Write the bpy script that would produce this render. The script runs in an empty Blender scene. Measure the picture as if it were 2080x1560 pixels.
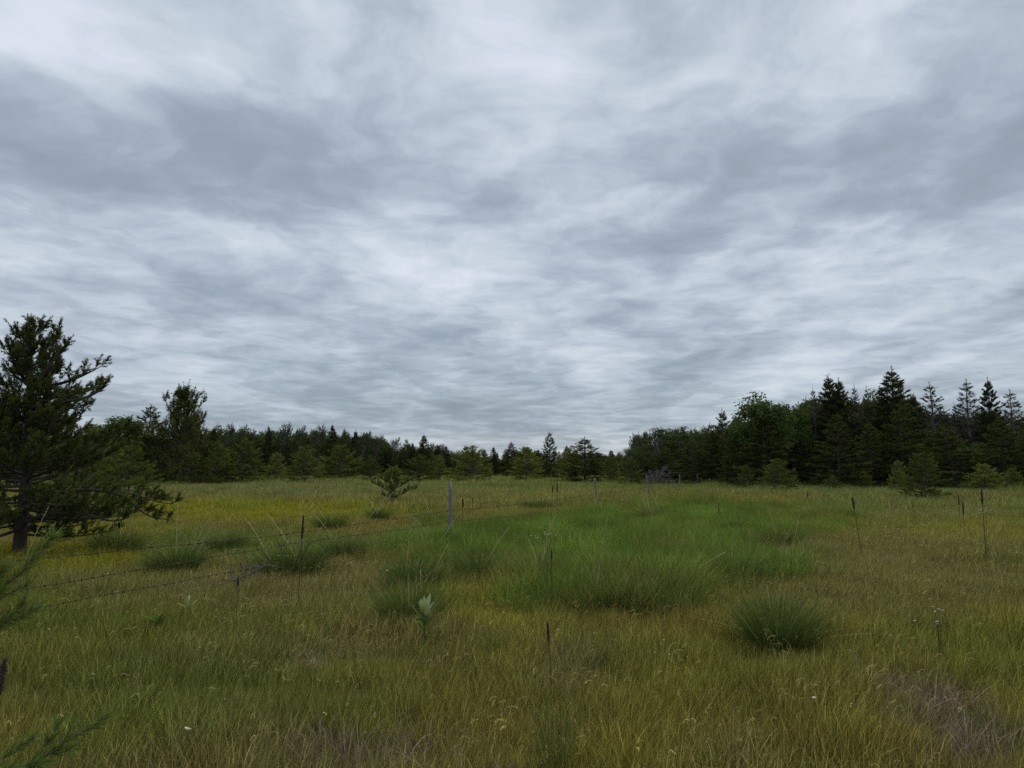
import bpy, math, random
import numpy as np
from mathutils import Vector, Matrix, Euler

R = math.radians
C = bpy.context.scene.collection
SC = bpy.context.scene

# ------------------------------------------------------------------ camera
F = 1442.0                      # focal length in pixels of the 2080 px wide photograph
PITCH = math.atan(170.0 / F)    # horizon sits at y = 950 of 1560
EYE = 1.6
cam = bpy.data.cameras.new('camera')
cam.sensor_width = 36.0
cam.lens = 36.0 * F / 2080.0
cam.clip_start = 0.05
cam.clip_end = 8000.0
cam_o = bpy.data.objects.new('camera', cam)
cam_o.location = (0, 0, EYE)
cam_o.rotation_euler = (R(90) + PITCH, 0, 0)
C.objects.link(cam_o)
SC.camera = cam_o


def ray(px, py):
    a, b = (px - 1040.0) / F, -(py - 780.0) / F
    c, s = math.cos(PITCH), math.sin(PITCH)
    return Vector((a, c - b * s, s + b * c))


# ------------------------------------------------------------------ world: overcast sky
SUN_EL, SUN_AZ = 48.0, 24.0     # degrees; azimuth from +Y (view direction) towards +X
world = bpy.data.worlds.new('World')
SC.world = world
world.use_nodes = True
wt = world.node_tree
for n in list(wt.nodes):
    wt.nodes.remove(n)


class NT:
    """small helper to write node graphs"""
    def __init__(self, tree):
        self.t = tree

    def new(self, typ, **kw):
        n = self.t.nodes.new(typ)
        for k, v in kw.items():
            setattr(n, k, v)
        return n

    def put(self, sock, v):
        if hasattr(v, 'links') or isinstance(v, bpy.types.NodeSocket):
            self.t.links.new(v, sock)
        else:
            sock.default_value = v

    def math(self, op, a, b=0.0, c=None, clamp=False):
        n = self.new('ShaderNodeMath', operation=op, use_clamp=clamp)
        self.put(n.inputs[0], a)
        self.put(n.inputs[1], b)
        if c is not None:
            self.put(n.inputs[2], c)
        return n.outputs[0]

    def vec(self, op, a, b=(0, 0, 0), c=None):
        n = self.new('ShaderNodeVectorMath', operation=op)
        self.put(n.inputs[0], a)
        self.put(n.inputs[1], b)
        if c is not None:
            self.put(n.inputs[2], c)
        return n.outputs['Value'] if op in ('LENGTH', 'DISTANCE', 'DOT_PRODUCT') else n.outputs['Vector']

    def noise(self, v, scale, detail=3.0, rough=0.5, dims='2D', dist=0.0, col=False):
        n = self.new('ShaderNodeTexNoise', noise_dimensions=dims)
        self.put(n.inputs['Vector'], v)
        n.inputs['Scale'].default_value = scale
        n.inputs['Detail'].default_value = detail
        n.inputs['Roughness'].default_value = rough
        n.inputs['Distortion'].default_value = dist
        return n.outputs['Color'] if col else n.outputs['Fac']

    def ramp(self, fac, stops, interp='LINEAR'):
        n = self.new('ShaderNodeValToRGB')
        n.color_ramp.interpolation = interp
        e = n.color_ramp.elements
        while len(e) < len(stops):
            e.new(0.5)
        for i, (p, c) in enumerate(stops):
            e[i].position = p
            e[i].color = (*c, 1) if len(c) == 3 else c
        self.put(n.inputs[0], fac)
        return n.outputs[0]

    def mixc(self, fac, a, b, mode='MIX'):
        n = self.new('ShaderNodeMix', data_type='RGBA', blend_type=mode)
        self.put(n.inputs[0], fac)
        self.put(n.inputs[6], a)
        self.put(n.inputs[7], b)
        return n.outputs[2]


W = NT(wt)
tc = W.new('ShaderNodeTexCoord')
sep = W.new('ShaderNodeSeparateXYZ')
W.put(sep.inputs[0], tc.outputs['Generated'])
LAYER = 0.085                   # flattening of the cloud deck towards the horizon
den = W.math('ADD', W.math('MAXIMUM', sep.outputs[2], 0.0), LAYER)
inv = W.math('DIVIDE', 1.0, den)
cp = W.new('ShaderNodeCombineXYZ')
W.put(cp.inputs[0], W.math('MULTIPLY', sep.outputs[0], inv))
W.put(cp.inputs[1], W.math('MULTIPLY', sep.outputs[1], inv))
deck = cp.outputs[0]            # point on the cloud deck


def on_deck(px, py):
    d = ray(px, py).normalized()
    k = 1.0 / (max(d.z, 0) + LAYER)
    return Vector((d.x * k, d.y * k, 0))


warp = W.noise(deck, 1.7, 3.0, 0.6, col=True)
wv = W.vec('MULTIPLY_ADD', W.vec('SUBTRACT', warp, (0.5, 0.5, 0.5)), (0.36, 0.30, 0), deck)
rolls = W.noise(W.vec('MULTIPLY_ADD', wv, (1.6, .9, 1), (7.7, 2.1, 0)), 1.0, 2.0, 0.5)
puffs = W.noise(W.vec('MULTIPLY_ADD', wv, (3.8, 3.4, 1), (1.3, 5.2, 0)), 1.0, 5.0, 0.58)
fray = W.noise(W.vec('MULTIPLY_ADD', wv, (8.0, 10.0, 1), (4.1, 8.8, 0)), 1.0, 4.0, 0.6)
bank = W.noise(W.vec('MULTIPLY_ADD', wv, (0.85, 0.14, 1), (3.3, 1.7, 0)), 1.0, 1.0, 0.5)
fld = W.math('MULTIPLY_ADD', rolls, 1.0, -0.50)
fld = W.math('MULTIPLY_ADD', W.math('SUBTRACT', puffs, 0.5), 0.98, fld)
fld = W.math('MULTIPLY_ADD', W.math('SUBTRACT', fray, 0.5), 0.24, fld)
fld = W.math('MULTIPLY_ADD', W.math('SUBTRACT', bank, 0.5), 0.8, fld)
# banks and breaks of this particular deck: (x, y, radius on the deck, lighter / darker)
BREAKS = [
    (1745, 25, .12, .26), (1660, 95, .12, .08), (1060, 85, .14, .3), (1420, 190, .34, .16), (1240, 420, .22, .26),
    (1130, 330, .20, .14), (60, 35, .22, .28), (215, 130, .18, .28), (395, 150, .18, .30), (590, 60, .18, .12),
    (810, 215, .18, .14), (960, 60, .2, .10), (250, 470, .45, .16), (60, 540, .5, .15), (560, 505, .28, .20),
    (700, 655, .75, .22), (870, 595, .55, .18), (1060, 540, .5, .18), (1550, 590, .7, .18), (1930, 560, .5, -.10),
    (2020, 715, 1.1, .24), (240, 775, 1.3, .22), (1090, 715, 1.1, .16), (1500, 375, .2, .10), (1780, 340, .2, .06),
    (330, 60, .24, -.16), (470, 190, .22, -.16), (440, 300, .32, -.18), (60, 280, .3, -.12), (380, 400, .35, -.12),
    (540, 560, .55, -.22), (760, 640, .5, -.10), (840, 320, .22, -.18), (990, 400, .3, -.14), (1340, 310, .3, -.13),
    (1430, 430, .36, -.16), (1960, 320, .3, -.28), (1830, 400, .28, -.16), (1900, 185, .2, -.14), (930, 650, .6, -.14),
    (1300, 530, .6, -.10), (1750, 645, .9, -.10), (700, 110, .2, -.06),
]
for px, py, r, a in BREAKS:
    c = on_deck(px, py)
    dd = W.vec('DISTANCE', wv, c)
    m = W.new('ShaderNodeMapRange', interpolation_type='SMOOTHSTEP')
    W.put(m.inputs[0], dd)
    m.inputs[1].default_value = r * 1.7
    m.inputs[2].default_value = 0.0
    m.inputs[3].default_value = 0.0
    m.inputs[4].default_value = a * .95
    fld = W.math('ADD', fld, m.outputs[0])
# contrast softens with distance along the deck
soft = W.new('ShaderNodeMapRange')
W.put(soft.inputs[0], sep.outputs[2])
soft.inputs[1].default_value = 0.0
soft.inputs[2].default_value = 0.22
soft.inputs[3].default_value = 0.8
soft.inputs[4].default_value = 1.0
fac = W.math('MULTIPLY_ADD', W.math('TANH', W.math('MULTIPLY', W.math('MULTIPLY', fld, soft.outputs[0]), 2.0)), 0.5, 0.45, clamp=True)
cloud = W.ramp(fac, [(0.0, (.275, .328, .395)), (0.25, (.35, .412, .495)), (0.5, (.457, .525, .615)), (0.75, (.60, .668, .758)), (1.0, (.82, .88, .955))])
low = W.new('ShaderNodeMapRange')
W.put(low.inputs[0], sep.outputs[2])
low.inputs[1].default_value = 0.0
low.inputs[2].default_value = 0.26
tone = W.ramp(low.outputs[0], [(0.0, (1.06, 1.0, .92)), (0.25, (.86, .89, .87)), (0.6, (.93, .94, .94)), (1.0, (1.0, 1.0, 1.0))])
cloud = W.mixc(1.0, cloud, tone, 'MULTIPLY')
sky = W.new('ShaderNodeTexSky', sky_type='NISHITA', sun_disc=False)
sky.sun_elevation = R(SUN_EL)
sky.sun_rotation = R(SUN_AZ)
bg_sky = W.new('ShaderNodeBackground')
W.put(bg_sky.inputs[0], sky.outputs[0])
bg_sky.inputs[1].default_value = 0.08
bg_cl = W.new('ShaderNodeBackground')
W.put(bg_cl.inputs[0], cloud)
bg_cl.inputs[1].default_value = 0.85
mx = W.new('ShaderNodeMixShader')
mx.inputs[0].default_value = 0.97     # cloud cover
W.put(mx.inputs[1], bg_sky.outputs[0])
W.put(mx.inputs[2], bg_cl.outputs[0])
wo = W.new('ShaderNodeOutputWorld')
W.put(wo.inputs[0], mx.outputs[0])
world.cycles.sampling_method = 'MANUAL'
world.cycles.sample_map_resolution = 512

# ------------------------------------------------------------------ sun behind the overcast
sun = bpy.data.lights.new('sun', 'SUN')
sun.energy = 1.5
sun.angle = R(50)
sun.color = (1.0, 0.91, 0.78)
sun_o = bpy.data.objects.new('sun', sun)
sd = Vector((math.sin(R(SUN_AZ)) * math.cos(R(SUN_EL)), math.cos(R(SUN_AZ)) * math.cos(R(SUN_EL)), math.sin(R(SUN_EL))))
sun_o.rotation_euler = (-sd).to_track_quat('-Z', 'Y').to_euler()
sun_o.location = sd * 60
C.objects.link(sun_o)

SC.view_settings.view_transform = 'Standard'
SC.view_settings.look = 'None'
SC.view_settings.exposure = 0.25
SC.view_settings.gamma = 1.0
SC.view_settings.use_curve_mapping = False
SC.cycles.max_bounces = 5
SC.cycles.diffuse_bounces = 3
SC.cycles.glossy_bounces = 1
SC.cycles.transmission_bounces = 3
SC.cycles.use_adaptive_sampling = False
SC.cycles.use_denoising = False

# ------------------------------------------------------------------ mesh helpers
rng = np.random.default_rng(7)
random.seed(7)


def tag(o, label=None, cat=None, group=None, kind=None):
    if label:
        o['label'] = label
    if cat:
        o['category'] = cat
    if group:
        o['group'] = group
    if kind:
        o['kind'] = kind
    return o


def empty(name, loc, rz=0.0, scale=(1, 1, 1)):
    o = bpy.data.objects.new(name, None)
    o.empty_display_size = 0.2
    o.location = loc
    o.rotation_euler = (0, 0, rz)
    o.scale = scale
    C.objects.link(o)
    return o


class MB:
    """collects triangles and quads (numpy) into one mesh"""
    def __init__(self):
        self.v, self.r, self.h = [], [], []
        self.t, self.q, self.tm, self.qm = [], [], [], []
        self.n = 0

    def add(self, v, tris=None, quads=None, rnd=0.5, h=0.5, mi=0):
        v = np.asarray(v, dtype=np.float32).reshape(-1, 3)
        k = len(v)
        self.v.append(v)
        self.r.append(np.broadcast_to(np.asarray(rnd, dtype=np.float32), (k,)).copy())
        self.h.append(np.broadcast_to(np.asarray(h, dtype=np.float32), (k,)).copy())
        if tris is not None and len(tris):
            t = np.asarray(tris, dtype=np.int32).reshape(-1, 3) + self.n
            self.t.append(t)
            self.tm.append(np.full(len(t), mi, np.int32))
        if quads is not None and len(quads):
            q = np.asarray(quads, dtype=np.int32).reshape(-1, 4) + self.n
            self.q.append(q)
            self.qm.append(np.full(len(q), mi, np.int32))
        self.n += k

    def tube(self, pts, radii, sides=5, rnd=0.5, mi=0, cap=True):
        pts = np.asarray(pts, dtype=float)
        n = len(pts)
        radii = np.broadcast_to(np.asarray(radii, dtype=float), (n,))
        tan = np.gradient(pts, axis=0)
        tan /= np.linalg.norm(tan, axis=1, keepdims=True) + 1e-9
        ref = np.array([0.31, 0.17, 0.93]) if abs(tan[:, 2]).mean() < 0.8 else np.array([0.93, 0.2, 0.1])
        a = np.cross(tan, ref)
        a /= np.linalg.norm(a, axis=1, keepdims=True) + 1e-9
        b = np.cross(tan, a)
        th = np.arange(sides) * 2 * np.pi / sides
        ring = pts[:, None, :] + radii[:, None, None] * (np.cos(th)[None, :, None] * a[:, None, :] + np.sin(th)[None, :, None] * b[:, None, :])
        i = np.arange(n - 1)[:, None] * sides
        j = np.arange(sides)[None, :]
        k = (j + 1) % sides
        q = np.stack([i + j, i + k, i + sides + k, i + sides + j], axis=-1).reshape(-1, 4)
        v = ring.reshape(-1, 3)
        t = None
        if cap:
            v = np.vstack([v, pts[-1] + tan[-1] * radii[-1] * 0.6])
            e = (n - 1) * sides
            t = [[e + x, e + (x + 1) % sides, n * sides] for x in range(sides)]
        self.add(v, t, q, rnd, 0.5, mi)

    def mesh(self, name, mats, smooth=False):
        me = bpy.data.meshes.new(name)
        v = np.vstack(self.v)
        t = np.vstack(self.t) if self.t else np.zeros((0, 3), np.int32)
        q = np.vstack(self.q) if self.q else np.zeros((0, 4), np.int32)
        me.vertices.add(len(v))
        me.vertices.foreach_set('co', v.ravel())
        nl = t.size + q.size
        me.loops.add(nl)
        me.loops.foreach_set('vertex_index', np.concatenate([t.ravel(), q.ravel()]).astype(np.int32))
        me.polygons.add(len(t) + len(q))
        st = np.concatenate([np.arange(len(t)) * 3, t.size + np.arange(len(q)) * 4]).astype(np.int32)
        me.polygons.foreach_set('loop_start', st)
        mi = np.concatenate(self.tm + self.qm) if (self.tm or self.qm) else np.zeros(0, np.int32)
        me.polygons.foreach_set('material_index', mi)
        if smooth:
            me.polygons.foreach_set('use_smooth', np.ones(len(mi), dtype=bool))
        for nm, d in (('rnd', self.r), ('h', self.h)):
            at = me.attributes.new(nm, 'FLOAT', 'POINT')
            at.data.foreach_set('value', np.concatenate(d))
        for m in mats:
            me.materials.append(m)
        me.update(calc_edges=True)
        return me

    def build(self, name, mats, parent=None, smooth=False):
        if not isinstance(mats, (list, tuple)):
            mats = [mats]
        o = bpy.data.objects.new(name, self.mesh(name, mats, smooth))
        C.objects.link(o)
        if parent is not None:
            o.parent = parent
        return o


def copy_tree(o, parent=None):
    c = o.copy()
    C.objects.link(c)
    c.parent = parent
    for ch in [x for x in list(C.objects) if x.parent == o]:
        copy_tree(ch, c)
    return c


def unit(v):
    v = np.asarray(v, dtype=float)
    return v / (np.linalg.norm(v, axis=-1, keepdims=True) + 1e-9)


# value noise over the ground, used for patches of vegetation
_lat = np.random.default_rng(3).random((256, 256))


def vnoise(x, y):
    xi, yi = np.floor(x).astype(int), np.floor(y).astype(int)
    fx, fy = x - xi, y - yi
    fx, fy = fx * fx * (3 - 2 * fx), fy * fy * (3 - 2 * fy)
    g = lambda a, b: _lat[a % 256, b % 256]
    return (g(xi, yi) * (1 - fx) + g(xi + 1, yi) * fx) * (1 - fy) + (g(xi, yi + 1) * (1 - fx) + g(xi + 1, yi + 1) * fx) * fy


def fbm(x, y, s, o=4):
    v, a, t = 0, 1.0, 0
    for i in range(o):
        v = v + a * vnoise(x / s + 17.3 * i, y / s + 9.1 * i)
        t += a
        a *= 0.55
        s *= 0.48
    return v / t


def hz(x, y):
    x, y = np.asarray(x, dtype=float), np.asarray(y, dtype=float)
    k = np.clip((np.hypot(x, y) - 4) / 12, 0, 1)
    return (fbm(x + 400, y + 400, 11.0, 2) - 0.5) * 0.16 * k


def at(px, d, z=0.5):
    """ground point d metres ahead whose height z shows in picture column px"""
    m_ = (z - EYE) / d
    x = (px - 1040.0) / F * d * (math.cos(PITCH) + m_ * math.sin(PITCH))
    return Vector((x, d, float(hz(x, d))))


def rowz(row, d):
    """height at which picture row `row` lies, d metres ahead"""
    r_ = ray(1040, row)
    return EYE + r_.z / r_.y * d


def spot(px, py, z=0.0):
    """where the sight line through (px, py) meets height z"""
    r = ray(px, py)
    k = (z - EYE) / r.z
    return Vector((r.x * k, r.y * k, z))


# ------------------------------------------------------------------ materials
def material(name):
    m = bpy.data.materials.new(name)
    m.use_nodes = True
    t = m.node_tree
    for n in list(t.nodes):
        t.nodes.remove(n)
    return m, NT(t)


def leafy(N, col, trans=0.25, rough=None):
    d = N.new('ShaderNodeBsdfDiffuse')
    N.put(d.inputs[0], col)
    tr = N.new('ShaderNodeBsdfTranslucent')
    N.put(tr.inputs[0], col)
    m = N.new('ShaderNodeMixShader')
    m.inputs[0].default_value = trans
    N.put(m.inputs[1], d.outputs[0])
    N.put(m.inputs[2], tr.outputs[0])
    out = m.outputs[0]
    if rough:
        g = N.new('ShaderNodeBsdfGlossy')
        g.inputs['Roughness'].default_value = rough
        g.inputs[0].default_value = (.8, .8, .8, 1)
        lw = N.new('ShaderNodeLayerWeight')
        lw.inputs[0].default_value = 0.22
        m2 = N.new('ShaderNodeMixShader')
        N.put(m2.inputs[0], N.math('MULTIPLY', lw.outputs['Fresnel'], 0.35))
        N.put(m2.inputs[1], out)
        N.put(m2.inputs[2], g.outputs[0])
        out = m2.outputs[0]
    o = N.new('ShaderNodeOutputMaterial')
    N.put(o.inputs[0], out)


def attr(N, name, typ='GEOMETRY', out='Fac'):
    n = N.new('ShaderNodeAttribute', attribute_type=typ, attribute_name=name)
    return n.outputs[out]


def grass_material(name, spread):
    m, N = material(name)
    tint = attr(N, 'tint', 'INSTANCER', 'Color')
    v = N.ramp(attr(N, 'rnd'), spread)
    leafy(N, N.mixc(1.0, tint, v, 'MULTIPLY'), 0.26)
    return m


SPREAD_DRY = [(0.0, (.24, .17, .12)), (0.3, (.60, .52, .45)), (0.6, (.95, 1.02, .85)), (0.85, (1.5, 1.46, 1.3)), (1.0, (3.0, 2.75, 2.9))]
SPREAD_GREEN = [(0.0, (.38, .40, .35)), (0.5, (.92, .95, .92)), (0.9, (1.4, 1.3, 1.3)), (1.0, (2.4, 1.8, 2.0))]
M_DRY = grass_material('dry_grass', SPREAD_DRY)
M_GREEN = grass_material('green_grass', SPREAD_GREEN)


def plain_leaf(name, stops, trans=0.2, rough=None, obj_var=0.25):
    """foliage: colour from the per-leaf number, shifted a little from plant to plant"""
    m, N = material(name)
    col = N.ramp(attr(N, 'rnd'), stops)
    oi = N.new('ShaderNodeObjectInfo')
    f = N.math('MULTIPLY_ADD', oi.outputs['Random'], obj_var, 1.0 - obj_var / 2)
    hsv = N.new('ShaderNodeHueSaturation')
    N.put(hsv.inputs['Value'], f)
    N.put(hsv.inputs['Hue'], N.math('MULTIPLY_ADD', oi.outputs['Random'], -0.02, 0.51))
    N.put(hsv.inputs['Color'], col)
    leafy(N, hsv.outputs[0], trans, rough)
    return m


def bark(name, a, b, scale=14.0):
    m, N = material(name)
    t = N.new('ShaderNodeTexCoord')
    v = N.vec('MULTIPLY', t.outputs['Object'], (1.0, 1.0, 0.22))
    n = N.noise(v, scale, 5.0, 0.65, '3D')
    col = N.ramp(n, [(0.3, a), (0.7, b)])
    p = N.new('ShaderNodeBsdfPrincipled')
    N.put(p.inputs['Base Color'], col)
    p.inputs['Roughness'].default_value = 0.9
    bp = N.new('ShaderNodeBump')
    bp.inputs['Strength'].default_value = 0.5
    bp.inputs['Distance'].default_value = 0.02
    N.put(bp.inputs['Height'], n)
    N.put(p.inputs['Normal'], bp.outputs[0])
    o = N.new('ShaderNodeOutputMaterial')
    N.put(o.inputs[0], p.outputs[0])
    return m


M_PINE = plain_leaf('pine_needles', [(0, (.045, .058, .018)), (.5, (.090, .112, .030)), (1, (.15, .17, .05))], .25)
M_YOUNG = plain_leaf('young_pine_needles', [(0, (.07, .092, .021)), (.5, (.13, .165, .035)), (1, (.22, .255, .065))], .3, None, .6)
M_SPRUCE = plain_leaf('dark_needles', [(0, (.038, .050, .020)), (.5, (.070, .088, .032)), (1, (.115, .13, .048))], .22)
M_GREYN = plain_leaf('grey_needles', [(0, (.045, .047, .032)), (.6, (.085, .083, .058)), (1, (.15, .14, .11))], .12)
M_LEAF = plain_leaf('broad_leaves', [(0, (.045, .070, .020)), (.5, (.082, .122, .034)), (1, (.135, .18, .058))], .3)
M_ASPEN = plain_leaf('aspen_leaves', [(0, (.042, .062, .022)), (.5, (.076, .104, .038)), (1, (.135, .165, .072))], .25)
M_BARK = bark('pine_bark', (.030, .024, .020), (.11, .09, .075))
M_TWIG = bark('twig_bark', (.05, .038, .028), (.13, .105, .08), 30)
M_DARKB = bark('dark_pine_bark', (.022, .018, .015), (.075, .062, .052))
M_GREYB = bark('grey_bark', (.09, .082, .075), (.22, .20, .185))
M_DEADT = bark('dead_twigs', (.085, .075, .068), (.21, .19, .175), 30)

# ------------------------------------------------------------------ ground
gx = np.concatenate([np.linspace(-4000, -150, 30), np.linspace(-140, 140, 225), np.linspace(150, 4000, 30)])
gy = np.concatenate([np.linspace(-600, -10, 15), np.linspace(-8, 170, 180), np.linspace(180, 6000, 40)])
GX, GY = np.meshgrid(gx, gy)
GZ = hz(GX, GY)
nx, ny = len(gx), len(gy)
ii = (np.arange(ny - 1)[:, None] * nx + np.arange(nx - 1)[None, :]).reshape(-1)
mb = MB()
mb.add(np.stack([GX.ravel(), GY.ravel(), GZ.ravel()], 1), quads=np.stack([ii, ii + 1, ii + nx + 1, ii + nx], 1))
m, N = material('thatch')
t = N.new('ShaderNodeNewGeometry')
n1 = N.noise(t.outputs['Position'], 0.35, 4.0, 0.6, '3D')
n2 = N.noise(t.outputs['Position'], 9.0, 5.0, 0.7, '3D')
c1 = N.ramp(n1, [(0.35, (.10, .085, .04)), (0.65, (.13, .125, .045))])
c2 = N.ramp(n2, [(0.3, (.55, .5, .45)), (0.7, (1.25, 1.2, 1.1))])
p = N.new('ShaderNodeBsdfPrincipled')
N.put(p.inputs['Base Color'], N.mixc(1.0, c1, c2, 'MULTIPLY'))
p.inputs['Roughness'].default_value = 0.95
p.inputs['Specular IOR Level'].default_value = 0.1
o = N.new('ShaderNodeOutputMaterial')
N.put(o.inputs[0], p.outputs[0])
ground = mb.build('ground', m, smooth=True)
tag(ground, kind='structure')

# ------------------------------------------------------------------ grass of the meadow
HID = bpy.data.collections.new('grass_sources')      # source clumps; not linked to the scene


def blades(mb, base, az, length, width, lean, bend, rnd, segs=4, mi=0, taper=0.8):
    """curved tapering blades. All arguments are arrays of N"""
    n = len(base)
    s = np.linspace(0, 1, segs + 1)
    th = lean[:, None] + bend[:, None] * (s[None, :] ** 1.4)
    ds = length[:, None] / segs
    hx = np.concatenate([np.zeros((n, 1)), np.cumsum(np.sin(th[:, :-1]) * ds, axis=1)], 1)
    hzz = np.concatenate([np.zeros((n, 1)), np.cumsum(np.cos(th[:, :-1]) * ds, axis=1)], 1)
    ca, sa = np.cos(az)[:, None], np.sin(az)[:, None]
    P = np.stack([base[:, 0:1] + hx * ca, base[:, 1:2] + hx * sa, base[:, 2:3] + hzz], -1)
    tw = az + np.pi / 2 + rng.normal(0, 0.7, n)
    wd = np.stack([np.cos(tw), np.sin(tw), np.zeros(n)], -1)
    w = width[:, None] * 0.5 * np.clip(1.02 - s ** 2, 0, 1)[None, :] ** taper
    L = P - wd[:, None, :] * w[..., None]
    Rr = P + wd[:, None, :] * w[..., None]
    V = np.concatenate([np.stack([L[:, :-1], Rr[:, :-1]], 2).reshape(n, -1, 3), P[:, -1:, :]], 1)   # 2*segs + 1
    k = 2 * segs + 1
    q = np.array([[2 * i, 2 * i + 1, 2 * i + 3, 2 * i + 2] for i in range(segs - 1)])
    t = np.array([[2 * segs - 2, 2 * segs - 1, 2 * segs]])
    off = (np.arange(n) * k)[:, None, None]
    hh = np.concatenate([np.repeat(s[:-1], 2), [1.0]])
    mb.add(V.reshape(-1, 3), (t[None] + off).reshape(-1, 3), (q[None] + off).reshape(-1, 4), np.repeat(rnd, k), np.tile(hh, n), mi)
    return P


def disc(n, r):
    a, d = rng.random(n) * 2 * np.pi, np.sqrt(rng.random(n)) * r
    return np.stack([np.cos(a) * d, np.sin(a) * d, np.zeros(n)], 1), a, d


def clump(name, n, radius, lmin, lmax, width, lean, bend, mat, segs=4, drift=0.25, heads=0, headmat=None, head_len=0.1):
    mb = MB()
    base, a, d = disc(n, radius)
    az = np.where(rng.random(n) < 0.5, a + rng.normal(0, .8, n), rng.random(n) * 2 * np.pi)
    # the prevailing wind pushes every blade a little towards +X
    vx, vy = np.cos(az) + drift * 2.2, np.sin(az)
    az = np.arctan2(vy, vx)
    ln = rng.uniform(lmin, lmax, n)
    blades(mb, base, az, ln, width * rng.uniform(.6, 1.3, n), np.abs(rng.normal(lean, lean * .6, n)), np.abs(rng.normal(bend, bend * .6, n)), rng.random(n), segs, 0)
    o = bpy.data.objects.new(name, mb.mesh(name, [mat]))
    HID.objects.link(o)
    return o


def seed_clump(name, n, radius, lmin, lmax, mat, hw=0.004, stem_w=0.0016, drop=1.5):
    """thin stems with one-sided nodding heads (brome)"""
    mb = MB()
    base, a, d = disc(n, radius)
    az = rng.normal(0.15, 0.9, n)
    ln = rng.uniform(lmin, lmax, n)
    P = blades(mb, base, az, ln, np.full(n, stem_w), np.abs(rng.normal(.12, .1, n)), np.abs(rng.normal(.25, .15, n)), rng.uniform(.6, .9, n), 4, 0, 0.3)
    for i in range(n):
        p = P[i, -1]
        d0 = unit(P[i, -1] - P[i, -2])
        hd = np.array([math.cos(az[i]), math.sin(az[i]), 0])
        tot = rng.uniform(.035, .08)
        k = rng.integers(6, 11)
        drp = drop * rng.uniform(.5, 1.2)
        q = p.copy()
        vs, ts = [], []
        ang0 = math.acos(max(-1, min(1, d0[2])))
        r0 = rng.uniform(.75, 1.0)
        for j in range(k):
            ang = ang0 + drp * (j + 1) / k
            dr = hd * math.sin(ang) + np.array([0, 0, 1]) * math.cos(ang)
            q2 = q + dr * tot / k
            # a spikelet hanging from the nodding axis
            sd_ = unit(dr * .7 + np.array([0, 0, -.7]) + rng.normal(0, .35, 3))
            sl = rng.uniform(.008, .015)
            wv_ = unit(np.cross(sd_, rng.normal(0, 1, 3))) * hw * rng.uniform(.35, .6)
            b = len(vs)
            vs += [q2, q2 + sd_ * sl * .5 + wv_, q2 + sd_ * sl, q2 + sd_ * sl * .5 - wv_]
            ts += [[b, b + 1, b + 2], [b, b + 2, b + 3]]
            sw = unit(np.cross(dr, [0.3, 1, 0.2])) * stem_w * .4
            b = len(vs)
            vs += [q - sw, q + sw, q2 + sw, q2 - sw]
            ts += [[b, b + 1, b + 2], [b, b + 2, b + 3]]
            q = q2
        mb.add(np.array(vs), ts, None, r0, 1.0)
    o = bpy.data.objects.new(name, mb.mesh(name, [mat]))
    HID.objects.link(o)
    return o


def scatter(name, sources, pos, rot, scale, tint, idx, label=None):
    """one object of kind stuff: instances of the source clumps on its points"""
    col = bpy.data.collections.new(name + '_sources')
    for i, s in enumerate(sources):
        s.name = f'{name}_{i:02d}'
        col.objects.link(s)
    n = len(pos)
    me = bpy.data.meshes.new(name)
    me.vertices.add(n)
    me.vertices.foreach_set('co', np.asarray(pos, dtype=np.float32).ravel())

    def put(nm, typ, key, data):
        a = me.attributes.new(nm, typ, 'POINT')
        a.data.foreach_set(key, np.ascontiguousarray(data).ravel())
    put('turn', 'FLOAT_VECTOR', 'vector', np.asarray(rot, dtype=np.float32))
    put('size', 'FLOAT_VECTOR', 'vector', np.asarray(scale, dtype=np.float32))
    put('pick', 'INT', 'value', np.asarray(idx, dtype=np.int32))
    if tint is not None:
        t4 = np.ones((n, 4), np.float32)
        t4[:, :3] = tint
        put('tint', 'FLOAT_COLOR', 'color', t4)
    o = bpy.data.objects.new(name, me)
    C.objects.link(o)
    g = bpy.data.node_groups.new(name, 'GeometryNodeTree')
    g.interface.new_socket('Geometry', in_out='INPUT', socket_type='NodeSocketGeometry')
    g.interface.new_socket('Geometry', in_out='OUTPUT', socket_type='NodeSocketGeometry')
    gi, go = g.nodes.new('NodeGroupInput'), g.nodes.new('NodeGroupOutput')
    ci = g.nodes.new('GeometryNodeCollectionInfo')
    ci.inputs['Collection'].default_value = col
    ci.inputs['Separate Children'].default_value = True
    ci.inputs['Reset Children'].default_value = True
    ip = g.nodes.new('GeometryNodeInstanceOnPoints')
    ip.inputs['Pick Instance'].default_value = True

    def na(nm, typ):
        a = g.nodes.new('GeometryNodeInputNamedAttribute')
        a.data_type = typ
        a.inputs['Name'].default_value = nm
        return a.outputs['Attribute']
    L = g.links.new
    L(gi.outputs[0], ip.inputs['Points'])
    L(ci.outputs[0], ip.inputs['Instance'])
    L(na('pick', 'INT'), ip.inputs['Instance Index'])
    L(na('turn', 'FLOAT_VECTOR'), ip.inputs['Rotation'])
    L(na('size', 'FLOAT_VECTOR'), ip.inputs['Scale'])
    L(ip.outputs[0], go.inputs[0])
    md = o.modifiers.new('scatter', 'NODES')
    md.node_group = g
    tag(o, label, kind='stuff')
    return o


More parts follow.
